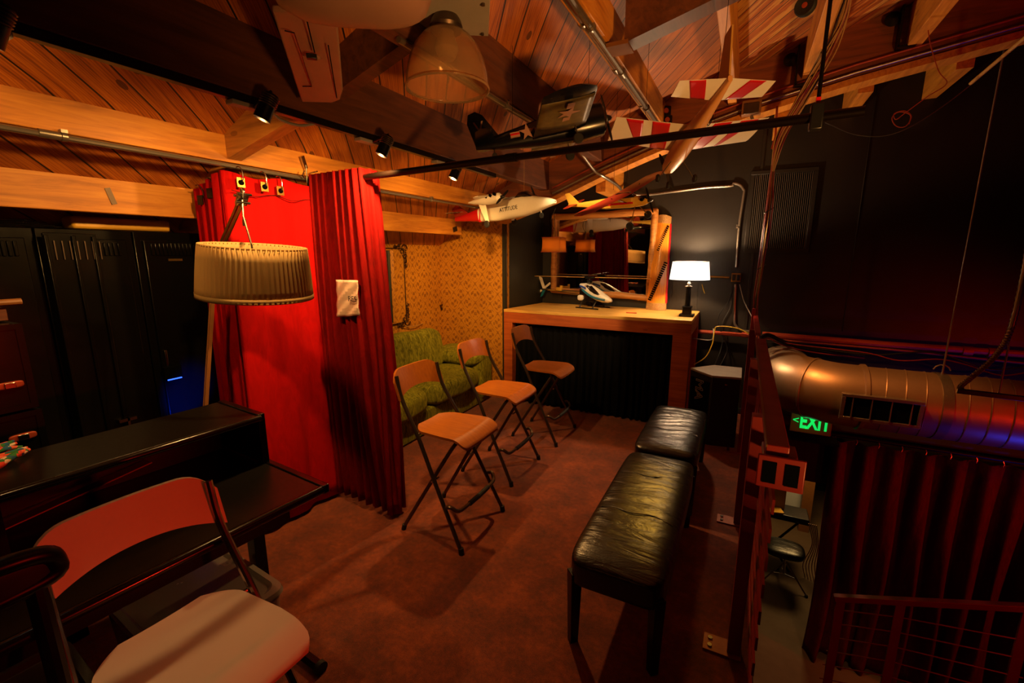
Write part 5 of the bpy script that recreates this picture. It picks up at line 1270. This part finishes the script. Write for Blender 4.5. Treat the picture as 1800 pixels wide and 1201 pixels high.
for s in (1, -1):
    w0 = wingp(s, H_*.8, .17, .15, -.38*L, .0, .095, .02, .12).build('wing', 'white', pd_)
    nc_ = MB().rings([ringx(x, w_, h, z, 14, s*.20) for x, w_, h, z in ((-.30*L, .018, .020, .085), (-.32*L, .038, .040, .085), (-.42*L, .042, .042, .088), (-.56*L, .022, .020, .095), (-.62*L, .004, .004, .10))]).build('engine_nacelle', 'white', pd_)
    prop(nc_, -.293*L, .085, .095, ang=1.3+.7*s, y=s*.20)
    for k in range(3): MB().box((-.33*L-.05*k, s*.20-.040+.002*k, .115-.004*k), (.03-.004*k, .012, .02), (.3, .4, 0)).build('black_spot', 'black', nc_)
    MB().prism([(-.47*L, s*.18, .08), (-.53*L, s*.18, .08), (-.50*L, s*.15, -.085), (-.48*L, s*.15, -.085)], (0, s*.15, 0), (0, s*.165, 0)).build('wheel_leg', 'white', pd_)
    wheel(pd_, (-.49*L, s*.17, -.10), .030, .02, 'yellow')
    st = wingp(s, .17, .10, .08, -.86*L, .02, .06, .0, .06).build('stabiliser', 'white', pd_)
    for k in range(3): wpatch(s, .17, .10, .08, -.86*L, .02, .06, 0, .25+.25*k, .36+.25*k, .2+.25*k, .31+.25*k, .06).build('black_stripe', 'black', st, solid=.0008)
MB().prism([(-.80*L, -.005, .03), (-.97*L, -.005, .02), (-1.0*L, -.005, .13), (-.93*L, -.005, .135)], (0, -.005, 0), (0, .005, 0)).build('tail_fin', 'redbrown', pd_)
MB().box((-.655*L, 0, .0), (.012, .094, .126), (0, .3, 0)).build('white_band', 'red', pd_)
MB().cyl((-.12*L, 0, -.04), (-.12*L, 0, -.08), .005).build('nose_strut', 'white', pd_); wheel(pd_, (-.12*L, 0, -.095), .022, .014, 'yellow')
text('lettering', 'ATTITUDE', .046, 'black', pd_, (-.36*L, -.0595, .0), (1, 0, .0), (0, 0, 1), .0006)
place(pd_, n_, t_, l_, r_, 0)
bpy.context.view_layer.update()
wires('tan_cable', [pd_.matrix_world @ Vector((-.25*L, 0, .09)), pd_.matrix_world @ Vector((-.7*L, 0, .05))], 'thin wire holding up the white and red twin engined plane')

# --- yellow cub with a long red-brown wing
n_, t_ = at(1140, 352, Y, 3.52), at(1000, 364, Y, 3.72); l_, r_ = at(1193, 300, Y, 4.02), at(984, 382, Y, 3.05)
L = (n_-t_).length; H_ = (l_-r_).length/2
pe_ = thing('yellow_airplane', 'small yellow model plane with a long red-brown wing, hanging above the mirror', 'model airplane', (0, 0, 0), 'hanging model airplanes', world=False)
body([(0, .02, .022, 0), (-.05*L, .034, .034, 0), (-.2*L, .036, .042, .0), (-.5*L, .032, .04, .0), (-.8*L, .014, .02, .008), (-1.0*L, .006, .010, .012)], p=3).build('fuselage', 'yellow', pe_)
MB().box((-.40*L, -.034, .0), (.5*L, .008, .014)).build('red_stripe', 'red', pe_)
body([(-.14*L, .02, .008, .035), (-.20*L, .03, .024, .05), (-.34*L, .03, .024, .05), (-.42*L, .02, .006, .04)]).build('cabin_glass', 'smoke', pe_)
for s in (1, -1):
    wingp(s, H_*1.0, .17, .15, -.17*L, .0, .06, .02, .13).build('wing', 'redbrown', pe_)
    wpatch(s, H_, .15, .14, -.17*L, 0, .0838, .02, .0, .97, .0, .97).data if False else None
    wingp(s, .14, .09, .05, -.86*L, .02, .02, .0, .06).build('stabiliser', 'redbrown', pe_)
    MB().tube([(-.14*L, s*.02, -.03), (-.13*L, s*.14, -.14)], .0035, 6).build('wheel_strut', 'brass', pe_)
    wheel(pe_, (-.13*L, s*.146, -.145), .030, .02)
    MB().tube([(-.22*L, s*.03, .0), (-.24*L, s*.22, .085)], .0025, 5).build('wing_strut', 'blackm', pe_)
MB().prism([(-.84*L, -.003, .02), (-.99*L, -.003, .02), (-1.02*L, -.003, .11), (-.96*L, -.003, .115)], (0, -.003, 0), (0, .003, 0)).build('tail_fin', 'yellow', pe_)
MB().box((-.03, 0, .025), (.06, .04, .03)).cyl((-.03, -.05, .02), (-.03, .05, .02), .014).build('engine', 'blackm', pe_, bevel=.003)
prop(pe_, .008, 0, .11, ang=1.9)
place(pe_, n_, t_, l_, r_, 0)
bpy.context.view_layer.update()
wires('blk_cable', [pe_.matrix_world @ Vector((-.3*L, .1, .12)), pe_.matrix_world @ Vector((-.3*L, -.1, .12))], 'thin wire holding up the yellow model plane')

# --- pale foam plane, very near, at the top edge
pa_ = thing('foam_airplane', 'large pale foam model plane hanging close overhead at the top edge', 'model airplane', at(540, 60, Z, 2.2), 'hanging model airplanes')
w_o = [at(478, 20, Z, 2.215), at(592, 20, Z, 2.215), at(603, 160, Z, 2.2), at(598, 176, Z, 2.2), at(585, 181, Z, 2.2), at(530, 180, Z, 2.2)]
MB().prism(w_o, (0, 0, 0), (0, 0, .018)).build('wing', 'whitefoam', pa_, bevel=.006)
m = MB().bar(at(540, 38, Z, 2.197), at(553, 92, Z, 2.197), .003, .003); m.build('wing_slot', 'black', pa_)
MB().bar(at(577, 80, Z, 2.197), at(592, 172, Z, 2.197), .003, .003).build('wing_slot', 'black', pa_)
m = MB().bar(at(517, 58, Z, 2.197), at(548, 152, Z, 2.197), .003, .003).bar(at(548, 152, Z, 2.197), at(532, 152, Z, 2.197), .003, .003).bar(at(517, 58, Z, 2.197), at(500, 54, Z, 2.197), .003, .003); m.build('aileron_groove', 'blackm', pa_)
c = at(548, 100, Z, 2.19); sv = MB().box(c, (.03, .018, .014), (0, 0, .8)).build('servo', 'blackp', pa_, bevel=.002)
MB().ball(at(553, 100, Z, 2.196), (.016, .02, .008)).build('servo_fairing', 'whitefoam', sv)
f0, f1 = at(757, -14, Z, 2.17), at(466, -34, Z, 2.17); ax = (f1-f0).normalized(); sd = Vector((0, 0, 1)).cross(ax).normalized(); FL = (f1-f0).length
R = []
for t in [i/22 for i in range(23)]:
    r = .010+.078*(1-abs(2*t-1)**3.2)**.5
    c = f0+ax*t*FL-sd*.02; R.append([c+sd*(r*1.05*math.cos(2*PI*k/24))+Vector((0, 0, r*.7*math.sin(2*PI*k/24))) for k in range(24)])
MB().rings(R).build('fuselage', 'whitefoam', pa_)
ww = MB()
for p in (f0+ax*FL*.2, f0+ax*FL*.8): ww.tube([(p.x, p.y, p.z+.05), (p.x, p.y, roof(p.x))], .0012, 4)
ww.build('hanging_wire', 'blk_cable', pa_)
# --- lone wheel of a further plane at the top edge
c = at(1416, 10, Y, 2.2)
wh = thing('landing_gear', 'black rubber wheel with a reddish hub on a thin strut at the top edge', 'landing gear', c)
R_w = .037
dv = (Vector((0, 0, EYE))-c).normalized(); axw = Vector((-.35, -.9, -.1)).normalized()
MB().lathe([(R_w*.5, -.011), (R_w*.85, -.014), (R_w, -.006), (R_w, .006), (R_w*.85, .014), (R_w*.5, .011)], c, axw, 28).build('tyre', 'rubber', wh)
MB().lathe([(0, -.012), (R_w*.2, -.012), (R_w*.3, -.006), (R_w*.52, -.010), (R_w*.52, .010), (0, .012)], c, axw, 20).build('hub', 'copper', wh)
MB().tube([c, c+Vector((.02, .02, .06)), Vector((c.x+.03, c.y+.03, roof(c.x+.03)))], .003, 6).build('strut', 'steel', wh)

# ================================================================== CABLES
cb = thing('cable_bundle', 'thick bundle of tan, red and black cables hanging from the ceiling to the railing', 'cable', at(1335, 592, Y, 4.0))
cpath = [at(1335, 596, Y, 4.6), at(1331, 540, Y, 4.5), at(1338, 470, Y, 4.3), at(1352, 370, Y, 4.05), at(1358, 300, Y, 3.95), at(1372, 240, Y, 3.85), at(1402, 185, Y, 3.8), at(1432, 130, Y, 3.7), at(1455, 85, Y, 3.6), at(1478, 30, Y, 3.5), at(1492, -25, Y, 3.4)]
rnd = random.Random(11); spread = [.02, .045, .03, .03, .012, .04, .05, .06, .065, .06, .03]
for k in range(22):
    a = rnd.uniform(0, 2*PI); q = rnd.uniform(.2, 1); tan = k < 13
    pts = []
    for i, p in enumerate(cpath):
        aa = a+.35*i+rnd.uniform(-.3, .3); s_ = spread[i]*q*(.9 if tan else 1.0)
        pts.append(p+Vector((math.cos(aa)*s_, .3*s_*math.sin(aa), .5*s_*math.sin(aa))))
    if tan: pts = pts[4:]
    elif k % 3: pts = pts[:8]
    mt = 'tan_cable' if tan else ('red_cable' if k % 2 else ('blk_cable' if k % 4 else 'brass'))
    MB().tube(smoothpath(pts, 4), .0042 if tan else .0045, 5).build('strand', mt, cb)
for i in (2, 3, 7, 8): MB().tube([cpath[i]+Vector((.03*math.cos(t), .014*math.sin(t), .02*math.cos(t))) for t in [2*PI*j/14 for j in range(14)]], .004, 5, close=True).build('cable_tie', 'blk_cable', cb)
m = [at(1336, 592, Y, 4.55), at(1352, 588, Y, 4.6), at(1378, 600, Y, 4.7), at(1430, 612, Y, 4.75), at(1520, 622, Y, 4.8)]
for k, mt in enumerate(('blk_cable', 'blk_cable', 'red_cable')):
    pipe('black_cable' if k < 2 else 'red_wire', smoothpath([p+Vector((0, -.01*k, -.018*k)) for p in m], 6), .012-.003*k, mt, ('fat black cable leaving the bundle along the wall to the right', 'second black cable just below the fat black one', 'red wire below the black cables beside the railing top')[k], 'cable')
def cable(name, P_, r, mat, label): return solo(MB().tube(smoothpath(P_, 7), r, 6), name, mat, label, 'cable')
cable('yellow_cable', [at(1322, 590, Y, 4.82), at(1295, 577, Y, 4.8), at(1262, 574, Y, 4.8), at(1256, 582, Y, 4.8), at(1252, 605, Y, 4.75), at(1240, 628, Y, 4.7), at(1220, 641, Y, 4.6)], .005, 'yel_cable', 'yellow cable drooping from the brown pipe above the loudspeaker')
cable('white_cable', [at(1218, 595, Y, 4.82), at(1248, 598, Y, 4.8), at(1254, 590, Y, 4.8), at(1254, 578, Y, 4.84)], .006, 'grey', 'pale cable looping under the brown pipe at the table end')
cable('black_cable', [at(1290, 505, Y, 4.9), at(1280, 530, Y, 4.88), at(1262, 560, Y, 4.86), at(1270, 600, Y, 4.84), at(1255, 645, Y, 4.75), at(1240, 668, Y, 4.7)], .005, 'blk_cable', 'thin black cable dangling from the outlet box behind the loudspeaker')
cable('black_cable', [at(1286, 505, Y, 4.9), at(1284, 540, Y, 4.88), at(1268, 575, Y, 4.86), at(1278, 615, Y, 4.84), at(1262, 650, Y, 4.75)], .005, 'blk_cable', 'second thin black cable from the outlet box, right of the first')
cable('white_cable', [at(1300, 500, Y, 4.9), at(1308, 530, Y, 4.88), at(1322, 558, Y, 4.8), at(1330, 580, Y, 4.7)], .004, 'grey', 'thin pale cable from the outlet box down to the cable bundle')
cable('yellow_wire', [at(1234, 500, Y, 4.93), at(1236, 508, Y, 4.9), at(1239, 516, Y, 4.9)], .004, 'yel_cable', 'short yellow wire end behind the lit lampshade')
wz = 3.85
pts = [at(1631, 50, Y, wz), at(1636, 80, Y, wz), at(1650, 125, Y, wz), at(1664, 147, Y, wz), at(1630, 170, Y, wz), at(1592, 198, Y, wz), at(1575, 210, Y, wz), at(1572, 200, Y, wz), at(1590, 195, Y, wz), at(1602, 205, Y, wz), at(1592, 222, Y, wz), at(1576, 222, Y, wz), at(1568, 208, Y, wz), at(1580, 197, Y, wz), at(1600, 202, Y, wz), at(1598, 218, Y, wz)]
cable('coiled_wire', pts, .0028, 'copper', 'thin copper coloured wire hanging from the upper right rafter, ending in a coil')
pts = [at(1330, 170, Y, GY-.05), at(1450, 215, Y, 3.9), at(1510, 238, Y, 4.0), at(1580, 232, Y, 4.0), at(1680, 170, Y, 4.0), at(1810, 55, Y, 3.9)]
cable('slack_cable', pts[1:], .004, 'blk_cable', 'slack black cable sagging in front of the black wall at upper right')
pipe('wooden_stick', [at(1706, 147, Y, 3.95), at(1815, 55, Y, 3.5)], .010, 'blond', 'pale stick sloping into the upper right corner', 'stick')
pipe('copper_rod', [at(1366, 187, Y, 4.1), at(1363, 240, Y, 4.1), at(1357, 262, Y, 4.1)], .008, 'copper', 'short copper coloured rod left of the cable bundle', 'rod')
